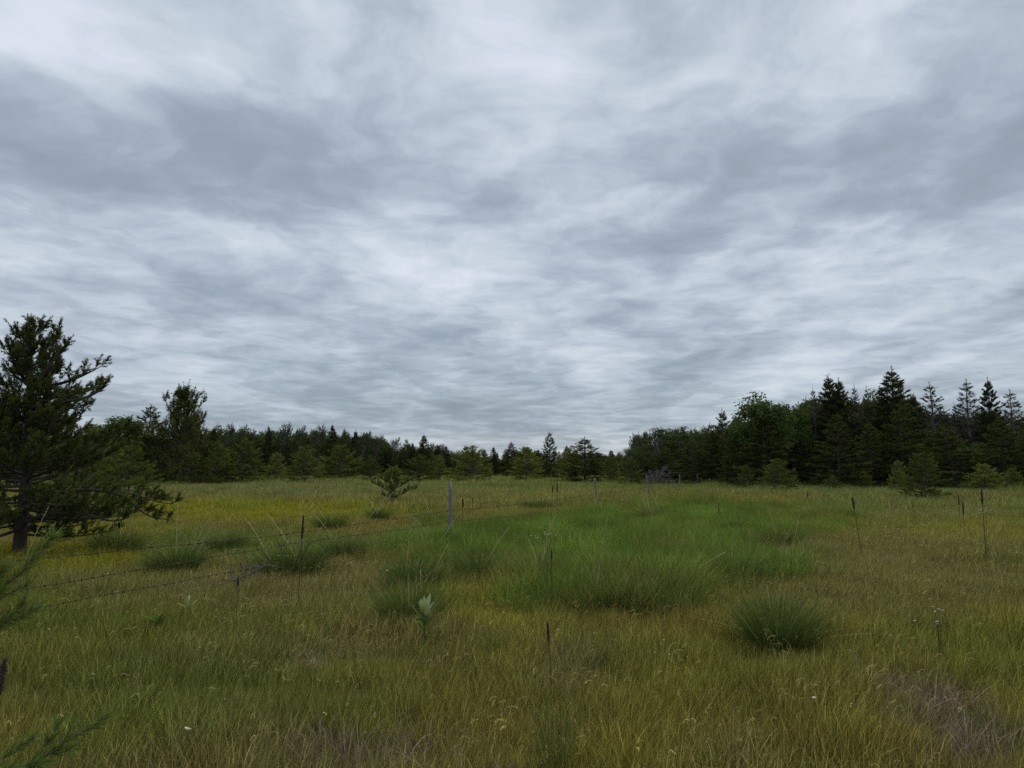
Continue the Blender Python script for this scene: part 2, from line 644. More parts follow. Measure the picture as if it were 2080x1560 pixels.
# --- the patches of the meadow (places on the ground; colour is that of the plants growing there)
def patch_map(x, y):
    """returns tint (N,3), greenness 0..1 and dead 0..1 for points on the ground"""
    n1 = fbm(x, y, 1.6, 4)
    n2 = fbm(x + 90, y + 40, 5.0, 4)
    n3 = fbm(x + 33, y + 77, 0.7, 3)
    jx = (fbm(x + 11, y + 5, 1.3, 3) - .5)
    jy = (fbm(x + 71, y + 25, 1.3, 3) - .5)
    # bearing (px on the horizon) and picture row of the grass top at this place
    ty, c_, s_ = np.tan(PITCH), math.cos(PITCH), math.sin(PITCH)
    m_ = -(EYE - .22) / np.maximum(y + jy * np.clip(y * .25, .9, 9), .5)
    row = 780 - F * (m_ * c_ - s_) / (c_ + m_ * s_)
    m0 = -(EYE - .22) / np.maximum(y, .5)
    bx = 1040 + F * (x + jx * np.clip(y * .2, .9, 4)) / np.maximum(y, .5) / (c_ + m0 * s_)
    base = np.stack([.222 + .05 * (n1 - .5), .182 + .05 * (n1 - .5), .052 + 0 * n1], 1)
    olive = np.array([.170, .185, .042])
    brown = np.array([.225, .190, .075])
    gold = np.array([.265, .235, .050])
    lime = np.array([.272, .256, .030])
    green = np.array([.136, .188, .036])
    grey = np.array([.205, .176, .100])

    def mix(c, col, f):
        f = np.clip(f, 0, 1)[:, None]
        return c * (1 - f) + np.atleast_2d(col) * f
    c = mix(base, olive, np.clip((n2 - .50) * 4.5, 0, .75))
    c = mix(c, brown, np.clip((.48 - n1) * 6, 0, .85))
    c = mix(c, gold, np.clip((n3 - .60) * 5, 0, .7))

    def el(cx, cy, rx, ry, soft=.5):
        d = np.sqrt(((bx - cx) / rx) ** 2 + ((row - cy) / ry) ** 2)
        return np.clip((1 + soft / 2 - d) / soft, 0, 1)
    # cooler, greener grass at the left of the foreground
    c = mix(c, [.155, .165, .045], .6 * el(180, 1290, 420, 130))
    c = mix(c, [.150, .170, .045], .5 * el(420, 1380, 300, 80))
    c = mix(c, brown * 1.02, .75 * el(620, 1170, 420, 55))
    c = mix(c, [.215, .185, .070], .7 * el(1860, 1150, 380, 90))
    c = mix(c, [.265, .240, .085], .75 * el(1000, 1000, 330, 24))
    c = mix(c, [.235, .225, .095], .85 * el(600, 992, 360, 16))
    c = mix(c, gold, .8 * el(1010, 1205, 130, 45) + .6 * el(1060, 1300, 80, 70) + .5 * el(1330, 1470, 110, 70))
    c = mix(c, [.20, .215, .075], .6 * np.clip((1000 - row) / 20, 0, 1))
    c = mix(c, lime, .85 * el(520, 1028, 270, 16) + .85 * el(60, 1115, 300, 26) + .45 * el(230, 1065, 150, 26))
    c = mix(c, gold, .7 * el(1570, 1020, 100, 16) + .7 * el(1990, 1068, 130, 22) + .55 * el(1650, 1055, 90, 22))
    c = mix(c, [.19, .215, .085], .75 * el(1750, 992, 420, 12) + .5 * el(1900, 1025, 300, 20))
    c = mix(c, [.16, .20, .06], .75 * el(650, 1085, 420, 22) * (n3 > .35))
    c = mix(c, [.17, .20, .065], .6 * el(1240, 988, 330, 8))
    g = np.maximum.reduce([el(1250, 1098, 275, 66, .35), el(1010, 1100, 130, 60, .4), el(1220, 1175, 150, 42, .4), el(1540, 1130, 120, 45, .5), el(1400, 1055, 270, 36, .6),
                           .85 * el(1680, 1115, 60, 16), .7 * el(1570, 1085, 60, 22), .7 * el(1680, 1030, 60, 8), .7 * el(850, 1090, 120, 18, .8)])
    g = np.clip(g - np.clip((.42 - n1) * 4, 0, .7), 0, 1)
    tuft = np.clip((fbm(x + 140, y + 60, 2.2, 3) - .63) * 9, 0, 1) * np.clip((1075 - row) / 30, 0, 1) * np.clip((row - 968) / 10, 0, 1)
    g = np.maximum(g, .5 * tuft)
    c = mix(c, green * (0.78 + .45 * n1[:, None] * (.4 + 1.2 * n3[:, None])) * (.74 + .42 * np.clip((n3[:, None] - .3) * 2.5, 0, 1)), g)
    dead = np.maximum.reduce([el(1850, 1385, 120, 38), el(1960, 1450, 150, 50), el(1140, 1335, 80, 26), el(710, 1470, 110, 40), el(980, 1530, 90, 36),
                              el(600, 1288, 60, 24), el(270, 1485, 60, 30), el(440, 1275, 50, 18), .55 * el(430, 1178, 130, 20)])
    dead = dead * np.clip((n3 - .32) * 5, 0, 1) * np.clip((n1 - .28) * 5, .3, 1)
    c = mix(c, grey * .95, .85 * dead)
    c = c * np.array([1.26, 1.38, 1.36])
    return c, g, dead


def band(y0, y1, dens, margin=3.0):
    n = int(dens * (y1 - y0) * (0.80 * (y0 + y1) + 2 * margin))
    # uniform over the wedge that the camera (and a step aside) sees
    y = rng.uniform(y0, y1, n * 2)
    wmax = 0.80 * y1 + margin
    x = rng.uniform(-wmax, wmax, n * 2)
    k = np.abs(x) < 0.80 * y + margin
    return x[k][:n], y[k][:n]


near_src = [clump(f'c{i}', 120, .15, .06, .235, .0026, .22, .65, M_DRY, 4, .3) for i in range(8)]
tall_src = [clump(f'd{i}', 80, .19, .20, .46, .0038, .28, 1.0, M_GREEN, 5, .2) for i in range(6)]
far_src = [clump(f'e{i}', 100, .42, .13, .33, .0075, .22, .8, M_DRY, 3, .3) for i in range(6)]
fart_src = [clump(f'f{i}', 90, .45, .30, .60, .0080, .2, .8, M_GREEN, 3, .2) for i in range(5)]
vfar_src = [clump(f'g{i}', 120, .95, .15, .36, .016, .2, .6, M_DRY, 3, .3) for i in range(5)]
seed_src = [seed_clump(f's{i}', 5, .16, .18, .32, M_DRY) for i in range(8)]
thatch_src = [clump(f't{i}', 70, .20, .10, .30, .0030, .9, 1.0, M_DRY, 3, .1) for i in range(5)]


def spread(name, dense_src, green_src, y0, y1, dens, label):
    x, y = band(y0, y1, dens)
    tint, g, dead = patch_map(x, y)
    tint = tint * rng.uniform(.82, 1.18, (len(x), 1)) * rng.normal(1, .035, (len(x), 3))
    isg = rng.random(len(x)) < g * 1.1
    for nm, sel, src in (('dry', ~isg, dense_src), ('green', isg, green_src)):
        k = np.nonzero(sel)[0]
        n = len(k)
        if not n:
            continue
        s = rng.uniform(.75, 1.2, n) * (.45 + 1.1 * fbm(x[k] + 7, y[k] + 3, .9, 3)) * (1 - .45 * dead[k])
        if nm == 'green':
            s = s * (.55 + .9 * fbm(x[k] + 27, y[k] + 13, 1.3, 3))
        rot = np.stack([rng.normal(0, .10, n), rng.normal(.17, .11, n), rng.uniform(-.9, .9, n)], 1)
        rot[:, 2] = np.where(rng.random(n) < .3, rng.uniform(-3.1, 3.1, n), rot[:, 2])
        scatter(f'{nm}_grass' if nm == 'green' else 'meadow_grass', [s_.copy() for s_ in src], np.stack([x[k], y[k], hz(x[k], y[k]) - .01], 1), rot, np.stack([s, s, s * rng.uniform(.8, 1.15, n)], 1), tint[k], rng.integers(0, len(src), n),
                label[0] if nm == 'dry' else label[1])


spread('near', near_src, tall_src, 2.6, 10, 125, ('short dry grass of the near meadow', 'taller dark green grass patch'))
spread('mid', near_src, tall_src, 10, 26, 42, ('short dry grass of the middle meadow', 'taller dark green grass in the middle of the meadow'))
spread('far', far_src, fart_src, 26, 64, 9, ('olive grass of the far meadow', 'green grass of the far meadow'))
spread('vfar', vfar_src, vfar_src, 64, 150, 1.7, ('grass below the trees', 'grass below the trees'))


def seeds(y0, y1, dens, big, label):
    x, y = band(y0, y1, dens)
    k = fbm(x + 50, y + 20, 1.1, 3) > rng.uniform(.25, .75, len(x))
    x, y = x[k], y[k]
    tint, g, dead = patch_map(x, y)
    keep = rng.random(len(x)) > g * .9
    x, y, tint = x[keep], y[keep], tint[keep]
    n = len(x)
    straw = np.array([.24, .205, .105])
    tint = (tint * .35 + straw * .65) * rng.uniform(.75, 1.25, (n, 1))
    rot = np.stack([rng.normal(0, .08, n), rng.normal(0, .08, n), rng.normal(0, .9, n)], 1)
    s = rng.uniform(.75, 1.1, n) * big
    scatter('seed_heads', [s_.copy() for s_ in seed_src], np.stack([x, y, hz(x, y)], 1), rot, np.stack([s, s, s / big ** .8], 1), tint, rng.integers(0, len(seed_src), n), label)


seeds(2.8, 10, 9, 1.0, 'nodding straw coloured seed heads among the near grass')
seeds(10, 24, 5, 1.15, 'straw coloured seed heads farther out')
seeds(24, 60, 1.2, 1.7, 'pale seeded stems of the far meadow')

# matted dead stalks in the greyish hollows
x, y = band(2.8, 16, 60)
tint, g, dead = patch_map(x, y)
k = rng.random(len(x)) < dead
x, y, n = x[k], y[k], int(k.sum())
scatter('dead_grass', [s_.copy() for s_ in thatch_src], np.stack([x, y, hz(x, y)], 1), np.stack([rng.normal(0, .1, n), rng.normal(0, .1, n), rng.uniform(-3.1, 3.1, n)], 1),
        np.tile(rng.uniform(.8, 1.3, n)[:, None], (1, 3)), np.array([.25, .205, .155])[None] * rng.uniform(.7, 1.2, (n, 1)), rng.integers(0, len(thatch_src), n), 'matted grey dead grass in hollows of the meadow')

# ------------------------------------------------------------------ trees
def perp(d):
    """two unit vectors across each direction"""
    d = np.atleast_2d(d)
    ref = np.where(np.abs(d[:, 2:3]) < .9, np.array([[0., 0., 1.]]), np.array([[1., 0., 0.]]))
    a = unit(np.cross(d, ref))
    return a, np.cross(d, a)


def tufts(mb, P, D, L, k, nl, w, spreadang=0.75, rnd=None, mi=0, start=0.0):
    """bottle-brush shoots: k needle sprays round every shoot axis"""
    P, D = np.atleast_2d(P), unit(np.atleast_2d(D))
    n = len(P)
    L = np.broadcast_to(np.asarray(L, float), (n,))
    nl = np.broadcast_to(np.asarray(nl, float), (n,))
    a, b = perp(D)
    u = rng.uniform(start, 1, (n, k))
    ph = rng.uniform(0, 2 * np.pi, (n, k))
    th = rng.normal(spreadang, .22, (n, k))
    side = a[:, None] * np.cos(ph)[..., None] + b[:, None] * np.sin(ph)[..., None]
    dr = D[:, None] * np.cos(th)[..., None] + side * np.sin(th)[..., None]
    s = P[:, None] + D[:, None] * (L[:, None] * u)[..., None]
    tip = s + dr * (nl[:, None] * rng.uniform(.7, 1.15, (n, k)))[..., None]
    wd = unit(np.cross(dr, rng.normal(0, 1, (n, k, 3)))) * w * .5
    V = np.stack([s - wd, s + wd, tip], 2).reshape(-1, 3)
    if rnd is None:
        rnd = rng.random(n)
    rr = np.repeat(np.clip(rnd[:, None] + rng.normal(0, .12, (n, k)), 0, 1).reshape(-1), 3)
    mb.add(V, np.arange(len(V)).reshape(-1, 3), None, rr, 0.5, mi)


def bezier(p0, p1, p2, n):
    t = np.linspace(0, 1, n)[:, None]
    return (1 - t) ** 2 * np.asarray(p0) + 2 * t * (1 - t) * np.asarray(p1) + t * t * np.asarray(p2)


def conifer(seed, H, Rad, whorls, per, up0, up1, prof, droop, tuft_len, needle, nw, k, density, bare=0.02, trunk_r=.07, lean=0.0, tip_up=.35, lead=1, gaps=.0):
    """returns (trunk MB, crown MB). Branch lengths follow prof(t), t = 0 at the foot"""
    st = np.random.default_rng(seed)
    tr, cr = MB(), MB()
    n = 9
    zz = np.linspace(0, 1, n)
    wob = np.cumsum(st.normal(0, .0045, (n, 2)), 0) * H
    wob[0] = 0
    tp = np.stack([wob[:, 0] + lean * H * zz ** 2, wob[:, 1], zz * H], 1)
    tr.tube(tp, trunk_r * H * .1 * (1.03 - zz) ** .8 + .006, 7, st.random())
    tz = lambda t: np.array([np.interp(t, zz, tp[:, i]) for i in range(3)])
    P, D, L, RN, K = [], [], [], [], []
    for i in range(whorls):
        t = bare + (1 - bare) * ((i + st.uniform(-.3, .3)) / whorls)
        jit = .5 / whorls
        t = min(max(t, bare), .985)
        base = tz(t)
        a0 = st.uniform(0, 6.28)
        for j in range(per):
            if st.random() < gaps:
                continue
            az = a0 + j * 6.283 / per + st.normal(0, .25)
            base = tz(min(.985, max(bare * .6, t + st.uniform(-jit, jit) * 1.4)))
            ln = Rad * prof(t) * st.uniform(.55, 1.2)
            ln = max(ln, .05)
            up = up0 + (up1 - up0) * t + st.normal(0, .12)
            d = np.array([math.cos(az) * math.cos(up), math.sin(az) * math.cos(up), math.sin(up)])
            mid = base + d * ln * .55
            end = base + d * ln + np.array([0, 0, (-droop + tip_up * t) * ln])
            pts = bezier(base, mid, end, 6)
            tr.tube(pts, np.linspace(.018 * ln + .006, .004, 6), 3, st.random(), 0, False)
            # shoots along the branch, in a loose flat fan
            m = max(3, int(density * ln))
            u = st.uniform(.18, 1.0, m) ** .75
            idx = u * 5
            q = np.stack([np.interp(idx, np.arange(6), pts[:, c]) for c in range(3)], 1)
            sd = np.array([-math.sin(az), math.cos(az), 0])
            fan = st.choice([-1, 1], m) * st.uniform(.2, 1.1, m)
            dd = unit(d[None] * .8 + sd[None] * fan[:, None] + np.stack([np.zeros(m), np.zeros(m), st.uniform(.0, .75, m) + tip_up * .6 * t], 1))
            out = (1 - u) * ln * .42 * st.uniform(.2, 1, m)
            q = q + dd * out[:, None]
            P.append(q)
            D.append(dd)
            L.append(tuft_len * (1 - .5 * t) * st.uniform(.6, 1.25, m))
            K.append(np.full(m, 1 - .5 * t))
            RN.append(np.clip(st.normal(.5, .2) + st.normal(0, .15, m), 0, 1))
            P.append(pts[-1:] - d * tuft_len * .4)
            D.append(unit(d[None] + np.array([[0, 0, .5 + t * tip_up]])))
            L.append(np.array([tuft_len * 1.3 * (1 - .45 * t)]))
            K.append(np.array([1 - .5 * t]))
            RN.append(np.array([.7]))
    # leading shoots: one long leader, and where lead > 1 a few rivals around it
    for j in range(lead):
        ln = H * (.07 if j == 0 else st.uniform(.03, .06))
        s = tz(.985 if j == 0 else st.uniform(.86, .95))
        off = st.normal(0, .028, 2) * H * (j > 0)
        dv = unit(np.array([off[0] * 1.6, off[1] * 1.6, ln * 1.2]))
        m = max(3, int(ln / (tuft_len * .35)))
        for kx in range(m):
            P.append((s + np.array([off[0] * .6, off[1] * .6, 0]) + dv * ln * kx / m)[None])
            D.append(unit(dv + st.normal(0, .25, 3))[None])
            L.append(np.array([tuft_len * .55]))
            K.append(np.array([.55 - .2 * kx / m]))
            RN.append(np.array([.6]))
        tr.tube(np.stack([s, s + np.array([off[0] * .6, off[1] * .6, 0]) + dv * ln]), [.012, .005], 3, .5, 0, False)
    K = np.concatenate(K)
    P, D, L, RN = np.vstack(P), np.vstack(D), np.concatenate(L), np.concatenate(RN)
    tufts(cr, P, D, L, k, needle * K, nw, .72, RN)
    return tr, cr


def broadleaf(seed, H, Rad, lobes, per, leaf, clump_r, crown0=.22, upright=.55, fill=.75):
    st = np.random.default_rng(seed)
    tr, cr = MB(), MB()
    tp = np.stack([np.cumsum(st.normal(0, .015, 8)) * H, np.cumsum(st.normal(0, .015, 8)) * H, np.linspace(0, .8, 8) * H], 1)
    tp[0, :2] = 0
    tr.tube(tp, np.linspace(.022, .006, 8) * H, 7, st.random())
    cz = H * (crown0 + 1) / 2
    hz_ = H * (1 - crown0) / 2
    cents = []
    for i in range(lobes):
        v = unit(st.normal(0, 1, 3))
        r = st.uniform(.35, 1) ** .5 * .86
        wz = 1.0 if v[2] > 0 else .9
        p = np.array([v[0] * r * Rad, v[1] * r * Rad, cz + v[2] * r * hz_ * wz])
        cents.append(p)
        if st.random() < .55:
            k = st.integers(2, 7)
            tr.tube(bezier(tp[k], (tp[k] + p) / 2 + np.array([0, 0, .06 * H]), p, 6), np.linspace(.010, .002, 6) * H, 4, st.random(), 0, False)
    for c in cents:
        n = per
        rr = clump_r * st.uniform(.6, 1.25)
        v = unit(st.normal(0, 1, (n, 3)))
        # leaves crowd towards the outside of each spray and hang in loose tiers
        p = c + v * (st.uniform(0, 1, (n, 1)) ** .45) * rr * np.array([1.15, 1.15, .7])
        nrm = unit(v * .5 + st.normal(0, .6, (n, 3)) + np.array([0, 0, upright]))
        a, b = perp(nrm)
        ph = st.uniform(0, 6.28, n)[:, None]
        e1 = a * np.cos(ph) + b * np.sin(ph)
        e2 = np.cross(nrm, e1)
        s = leaf * st.uniform(.6, 1.25, (n, 1))
        V = np.stack([p - e1 * s * .55, p - e2 * s * .32 + e1 * s * .05, p + e1 * s * .6, p + e2 * s * .32 + e1 * s * .05], 1).reshape(-1, 3)
        base = np.clip(st.normal(.5, .18) + st.normal(0, .17, n), 0, 1)
        cr.add(V, None, np.arange(4 * n).reshape(-1, 4), np.repeat(base, 4), .5)
    return tr, cr


PROTO = {}


def proto(kind, tr, cr, bark_m, leaf_m, H, W_):
    PROTO.setdefault(kind, []).append((tr.mesh(kind + '_trunk', [bark_m], True), cr.mesh(kind + '_crown', [leaf_m]), H, W_))


cone = lambda a, b=.05: (lambda t: (1 - t) ** a + b)
round_ = lambda t: (math.sin(min(1, t * 1.1 + .28) * math.pi) ** .7) * .85 + .06
for i in range(5):      # bushy young jack pines
    proto('young', *conifer(100 + i, 4.0, 1.65, 15, 7, .15, .85, lambda t: ((1 - t) ** .75 + .04) * (.72 + .9 * min(t, .32)), .02, .24, .17, .030, 9, 17, .03, .10, 0.0, .5, 3), M_TWIG, M_YOUNG, 4.15, 2.9)
for i in range(4):      # full pines at the wood's edge
    proto('pine', *conifer(200 + i, 9.0, 2.2, 24, 7, .05, .6, lambda t: ((1 - t) ** .7 + .03) * (.8 + .5 * min(t, .4)), .10, .36, .24, .045, 10, 13, .04, .13, 0.0, .4, 2), M_BARK, M_PINE, 9.2, 4.0)
for i in range(3):      # narrow dark spires
    proto('spire', *conifer(300 + i, 10.0, 2.0, 40, 6, -.1, .75, lambda t: (1 - t) ** .72 + .03, .10, .34, .24, .05, 10, 16, .05, .12, 0.0, .3, 1), M_BARK, M_SPRUCE, 10.2, 2.8)
for i in range(3):      # thin, half bare old pines
    proto('sparse', *conifer(400 + i, 11.0, 1.8, 34, 6, .0, .5, lambda t: ((1 - t) ** .6 + .02) * min(1, .45 + t), .06, .34, .22, .045, 8, 10, .12, .12, 0.0, .3, 1, .10), M_GREYB, M_GREYN, 11.2, 3.1)
for i in range(2):      # open crooked pines with an airy, fanned top
    proto('fan', *conifer(500 + i, 9.0, 3.6, 26, 6, .1, 1.05, lambda t: (.95 if t < .5 else max(.16, .95 - 1.9 * (t - .5))) * (.65 + t * .4), .06, .34, .17, .04, 9, 10, .05, .14, 0.02, .45, 5, .08), M_BARK, M_PINE, 9.4, 6.2)
for i in range(3):      # oaks and maples
    proto('oak', *broadleaf(600 + i, 9.0, 2.9, 95, 95, .23, .85), M_BARK, M_LEAF, 9.1, 6.3)
for i in range(3):      # aspens
    proto('aspen', *broadleaf(700 + i, 9.0, 2.2, 80, 110, .17, .75, .12, .3), M_GREYB, M_ASPEN, 9.1, 4.9)
for i in range(2):      # wispy poplars of the back row, all swept by the wind
    tr, cr = conifer(800 + i, 8.0, 1.5, 24, 6, .55, 1.0, lambda t: .35 + .6 * math.sin(math.pi * min(1, t * .9 + .05)), .0, .42, .16, .05, 9, 9, .05, .10, .10, .5, 3)
    proto('poplar', tr, cr, M_GREYB, M_ASPEN, 8.3, 2.8)
# a dead grey bush: bare twigs only
st = np.random.default_rng(9)
tr, cr = MB(), MB()
for i in range(26):
    az, up = st.uniform(0, 6.28), st.uniform(.3, 1.3)
    d = np.array([math.cos(az) * math.cos(up), math.sin(az) * math.cos(up), math.sin(up)])
    ln = st.uniform(.9, 1.7)
    pts = bezier([0, 0, .05], d * ln * .5 + np.array([0, 0, .1]), d * ln, 6)
    (tr if i < 8 else cr).tube(pts, np.linspace(.022, .005, 6), 3, st.random(), 0, False)
    for j in range(14):
        s = pts[st.integers(1, 6)]
        e = unit(d + st.normal(0, .6, 3)) * st.uniform(.25, .6)
        cr.tube(np.stack([s, s + e * .5 + st.normal(0, .02, 3), s + e]), [.012, .010, .006], 3, st.random(), 0, False)
proto('dead', tr, cr, M_GREYB, M_DEADT, 1.5, 2.2)

NAMES = {'young': 'young_pine', 'pine': 'pine_tree', 'spire': 'conifer_tree', 'sparse': 'old_pine', 'fan': 'jack_pine', 'oak': 'broadleaf_tree', 'aspen': 'aspen_tree', 'poplar': 'poplar_tree', 'dead': 'dead_bush'}
CATS = {'young': 'young pine', 'pine': 'pine tree', 'spire': 'conifer', 'sparse': 'pine tree', 'fan': 'pine tree', 'oak': 'broadleaf tree', 'aspen': 'aspen', 'poplar': 'poplar', 'dead': 'dead bush'}
GROUPS = {'young': 'young pines dotted over the meadow edge', 'pine': 'pines at the edge of the wood', 'spire': 'narrow conifers of the wood', 'sparse': 'thin old pines above the wood', 'oak': 'broadleaf trees of the wood',
          'aspen': 'aspens at the end of the wood', 'poplar': 'poplars behind the young pines', 'fan': 'open jack pines'}
COUNT = {}


def plant(kind, px, top, d, width, label, variant=None, dx=0.0):
    i = COUNT.get(kind, 0)
    COUNT[kind] = i + 1
    tm, cm, H, W_ = PROTO[kind][(i if variant is None else variant) % len(PROTO[kind])]
    p = at(px, d)
    h = EYE + d * ray(px, top).z / ray(px, top).y - p.z
    w = width / F * d
    sz, sx = h / H, w / W_
    rz = random.uniform(-3.1, 3.1) if kind != 'poplar' else random.uniform(-.5, .5)
    root = empty(NAMES[kind], (p.x, p.y, p.z - .02), rz, (sx, sx * random.uniform(.9, 1.1), sz))
    tag(root, label, CATS[kind], GROUPS.get(kind))
    for nm, me in (('trunk', tm), ('crown', cm)):
        o = bpy.data.objects.new(nm, me)
        o.parent = root
        C.objects.link(o)
    return root


TREES = [
    # kind, x, top row, metres, width, label
    ('oak', 238, 838, 60, 150, 'dark rounded broadleaf tree just behind the big jack pine'),
    ('pine', 292, 826, 64, 120, 'dark pine with thin shoots on top, between big jack pine and fan-topped pine'),
    ('young', 170, 868, 22, 210, 'bushy bright green pine close behind the big jack pine trunk'),
    ('young', 262, 905, 40, 120, 'bushy pine whose lower half hides behind the low branch of the big jack pine'),
    # fan-topped jack pine, small crooked pine: built by hand below
    #('fan', 365, 793, 62, 150, 'wide dark jack pine with an airy fan of shoots on top'),
    ('young', 445, 905, 66, 91, 'rounded young pine touching the skirt of the fan-topped jack pine'),
    ('young', 494, 893, 68, 115, 'broad bushy young pine, second from the fan-topped jack pine'),
    ('young', 560, 920, 80, 61, 'small dark young pine in the gap between two broad bushy ones'),
    ('young', 619, 906, 74, 90, 'pointed bright young pine standing clear in front of the row'),
    ('young', 690, 904, 92, 102, 'broad young pine set back with grass showing below it'),
    ('young', 752, 925, 80, 63, 'young pine with bare pale lower twigs behind the small crooked pine'),
    #('young', 797, 928, 31, 74, 'small crooked pine with few long low branches standing alone in the grass'),
    ('young', 851, 925, 76, 95, 'bushy young pine just beyond the small crooked pine'),
    ('young', 892, 930, 80, 63, 'narrow young pine above the nearest fence post'),
    ('young', 958, 906, 74, 102, 'rounded young pine just past the nearest fence post'),
    ('young', 1070, 908, 78, 82, 'young pine midway between the nearest fence post and the densest clump'),
    ('pine', 1117, 879, 92, 52, 'taller dark pine rising above the middle of the tree row'),
    ('young', 1160, 908, 80, 73, 'young pine leaning against the densest dark pine'),
    ('pine', 1188, 889, 70, 108, 'dense dark wide pine behind the second fence post'),
    ('young', 1240, 926, 74, 65, 'low young pine beside the dense dark wide pine'),
    ('young', 1281, 930, 62, 63, 'small round young pine next to the grey dead bush'),
    ('dead', 1334, 948, 60, 56, 'grey leafless dead bush at the edge of the wood'),
    # back row, beyond the young pines
    ('poplar', 455, 864, 112, 40, 'wispy poplar nearest the fan-topped jack pine'),
    ('poplar', 482, 868, 114, 36, 'wispy poplar second along the back row'),
    ('pine', 510, 872, 110, 46, 'rounded back-row pine with a blunt top'),
    ('spire', 543, 866, 110, 28, 'narrow spiky spruce in a dip of the back row'),
    ('poplar', 570, 863, 112, 48, 'tall bushy poplar just past the narrow spruce'),
    ('poplar', 600, 870, 112, 42, 'mid-height poplar between two bushy poplars'),
    ('poplar', 640, 867, 112, 48, 'bushy poplar behind the pointed bright young pine'),
    ('spire', 673, 863, 110, 32, 'dark spiky spruce rising highest in the back row'),
    ('pine', 698, 872, 108, 36, 'slim back-row pine next to the highest spruce'),
    ('poplar', 730, 881, 114, 52, 'broad leaning poplar past the highest spruce'),
    ('poplar', 762, 886, 116, 44, 'leaning poplar further down the sloping back row'),
    ('poplar', 792, 893, 118, 46, 'pale poplar above the small crooked pine'),
    ('pine', 824, 893, 116, 38, 'low dark pine among the pale poplars'),
    ('spire', 861, 884, 112, 34, 'dark pointed spruce standing up where the back row drops'),
    ('spire', 838, 900, 114, 26, 'small pointed spruce beside the one where the back row drops'),
    ('spire', 905, 906, 120, 26, 'thin far spruce above the nearest fence post'),
    ('pine', 946, 905, 118, 40, 'rounded far pine behind the pine past the nearest fence post'),
    ('pine', 985, 914, 120, 44, 'low far pine in the middle of the back row'),
    ('spire', 1002, 908, 122, 22, 'tiny slender far spruce in the middle of the back row'),
    ('pine', 1040, 899, 112, 48, 'far pine with a ragged flat top'),
    ('oak', 1067, 904, 120, 36, 'small far broadleaf tree with a lumpy crown'),
    ('pine', 1094, 914, 118, 36, 'low far pine at the foot of the taller dark pine'),
    ('spire', 1152, 905, 112, 26, 'far spruce peeping over the densest clump'),
    ('pine', 1256, 926, 130, 36, 'very far low pine in the gap where the sky reaches lowest'),
    # the wood
    ('aspen', 1288, 900, 78, 56, 'low rounded aspen at the very end of the wood'),
    ('aspen', 1338, 858, 76, 74, 'round pale aspen, first tall crown of the wood'),
    ('aspen', 1385, 859, 76, 74, 'second pale aspen, its crown touching the first tall one'),
    ('aspen', 1428, 862, 74, 58, 'pale aspen tucked against the dark pines'),
    ('pine', 1352, 908, 64, 84, 'low wide dull pine below the first tall aspen'),
    ('pine', 1408, 895, 62, 84, 'wide dull pine below the second pale aspen'),
    ('pine', 1446, 862, 62, 66, 'dark pine stepping up from the aspens'),
    ('pine', 1470, 833, 62, 72, 'pointed dark pine just before the tall oak-like crown'),
    ('pine', 1496, 872, 56, 70, 'full pine skirted to the ground below the tall broadleaf crown'),
    ('oak', 1550, 784, 56, 152, 'tall dark broadleaf tree with a wide domed crown'),
    ('oak', 1616, 818, 60, 100, 'lower broadleaf tree leaning on the wide domed one'),
    ('pine', 1556, 846, 54, 120, 'brownish green pine in front of the wide domed crown'),
    ('oak', 1652, 822, 62, 96, 'broadleaf tree with drooping tiers above the black gap'),
    ('sparse', 1660, 792, 60, 46, 'grey bare old pine beside the twin spires'),
    ('spire', 1686, 766, 60, 84, 'taller of the twin spires in the wood'),
    ('spire', 1714, 774, 60, 76, 'shorter of the twin spires in the wood'),
    ('sparse', 1745, 786, 60, 46, 'thin grey pine just past the twin spires'),
    ('sparse', 1768, 790, 62, 44, 'thin ragged pine before the rounded crown'),
    ('oak', 1792, 779, 60, 84, 'rounded broadleaf crown beside the tallest conifer'),
    ('spire', 1832, 751, 58, 120, 'tallest conifer of the whole wood, with a long point'),
    ('pine', 1705, 842, 52, 116, 'wide dark pine below the twin spires'),
    ('pine', 1772, 856, 54, 90, 'dark pine below the rounded crown'),
    ('pine', 1832, 822, 54, 116, 'broad pine below the tallest conifer'),
    ('spire', 1868, 802, 60, 60, 'dull spire on the shoulder of the tallest conifer'),
    ('sparse', 1902, 783, 58, 96, 'lone open pine past the tallest conifer, sky through its crown'),
    ('sparse', 1950, 822, 62, 44, 'small thin pine in the dip before the grey pines'),
    ('sparse', 1986, 775, 60, 86, 'grey open pine, first of the two tall ones near the end'),
    ('spire', 2022, 773, 60, 62, 'slim dark conifer right beside the tall grey open pine'),
    ('sparse', 2068, 797, 60, 84, 'ragged grey pine at the far end of the skyline'),
    ('pine', 1938, 866, 50, 165, 'very wide dull pine in front of the grey open pines'),
    ('pine', 2036, 852, 52, 120, 'dark full pine below the slim dark conifer'),
    ('pine', 2092, 880, 50, 100, 'dark pine cut by the edge of the picture'),
    # young pines before the wood
    ('young', 1580, 932, 46, 86, 'bright young pine with a thin leader before the domed broadleaf tree'),
    ('young', 1515, 945, 50, 40, 'small pale sapling before the full skirted pine'),
    ('young', 1692, 966, 47, 46, 'low bushy sapling below the black gap in the wood'),
    ('young', 1756, 957, 50, 34, 'tiny pointed sapling between the bushy one and the tall pair'),
    ('young', 1828, 936, 44, 54, 'narrow young pine close beside the one with a bare stem'),
    ('young', 1872, 920, 34, 112, 'largest young pine before the wood, on a short bare stem'),
    ('young', 2002, 942, 44, 82, 'round young pine below the dark full pine, behind a tall mullein stalk'),
    ('young', 2058, 950, 46, 66, 'dark low young pine at the last corner of the wood'),
]
for row in TREES:
    plant(*row)

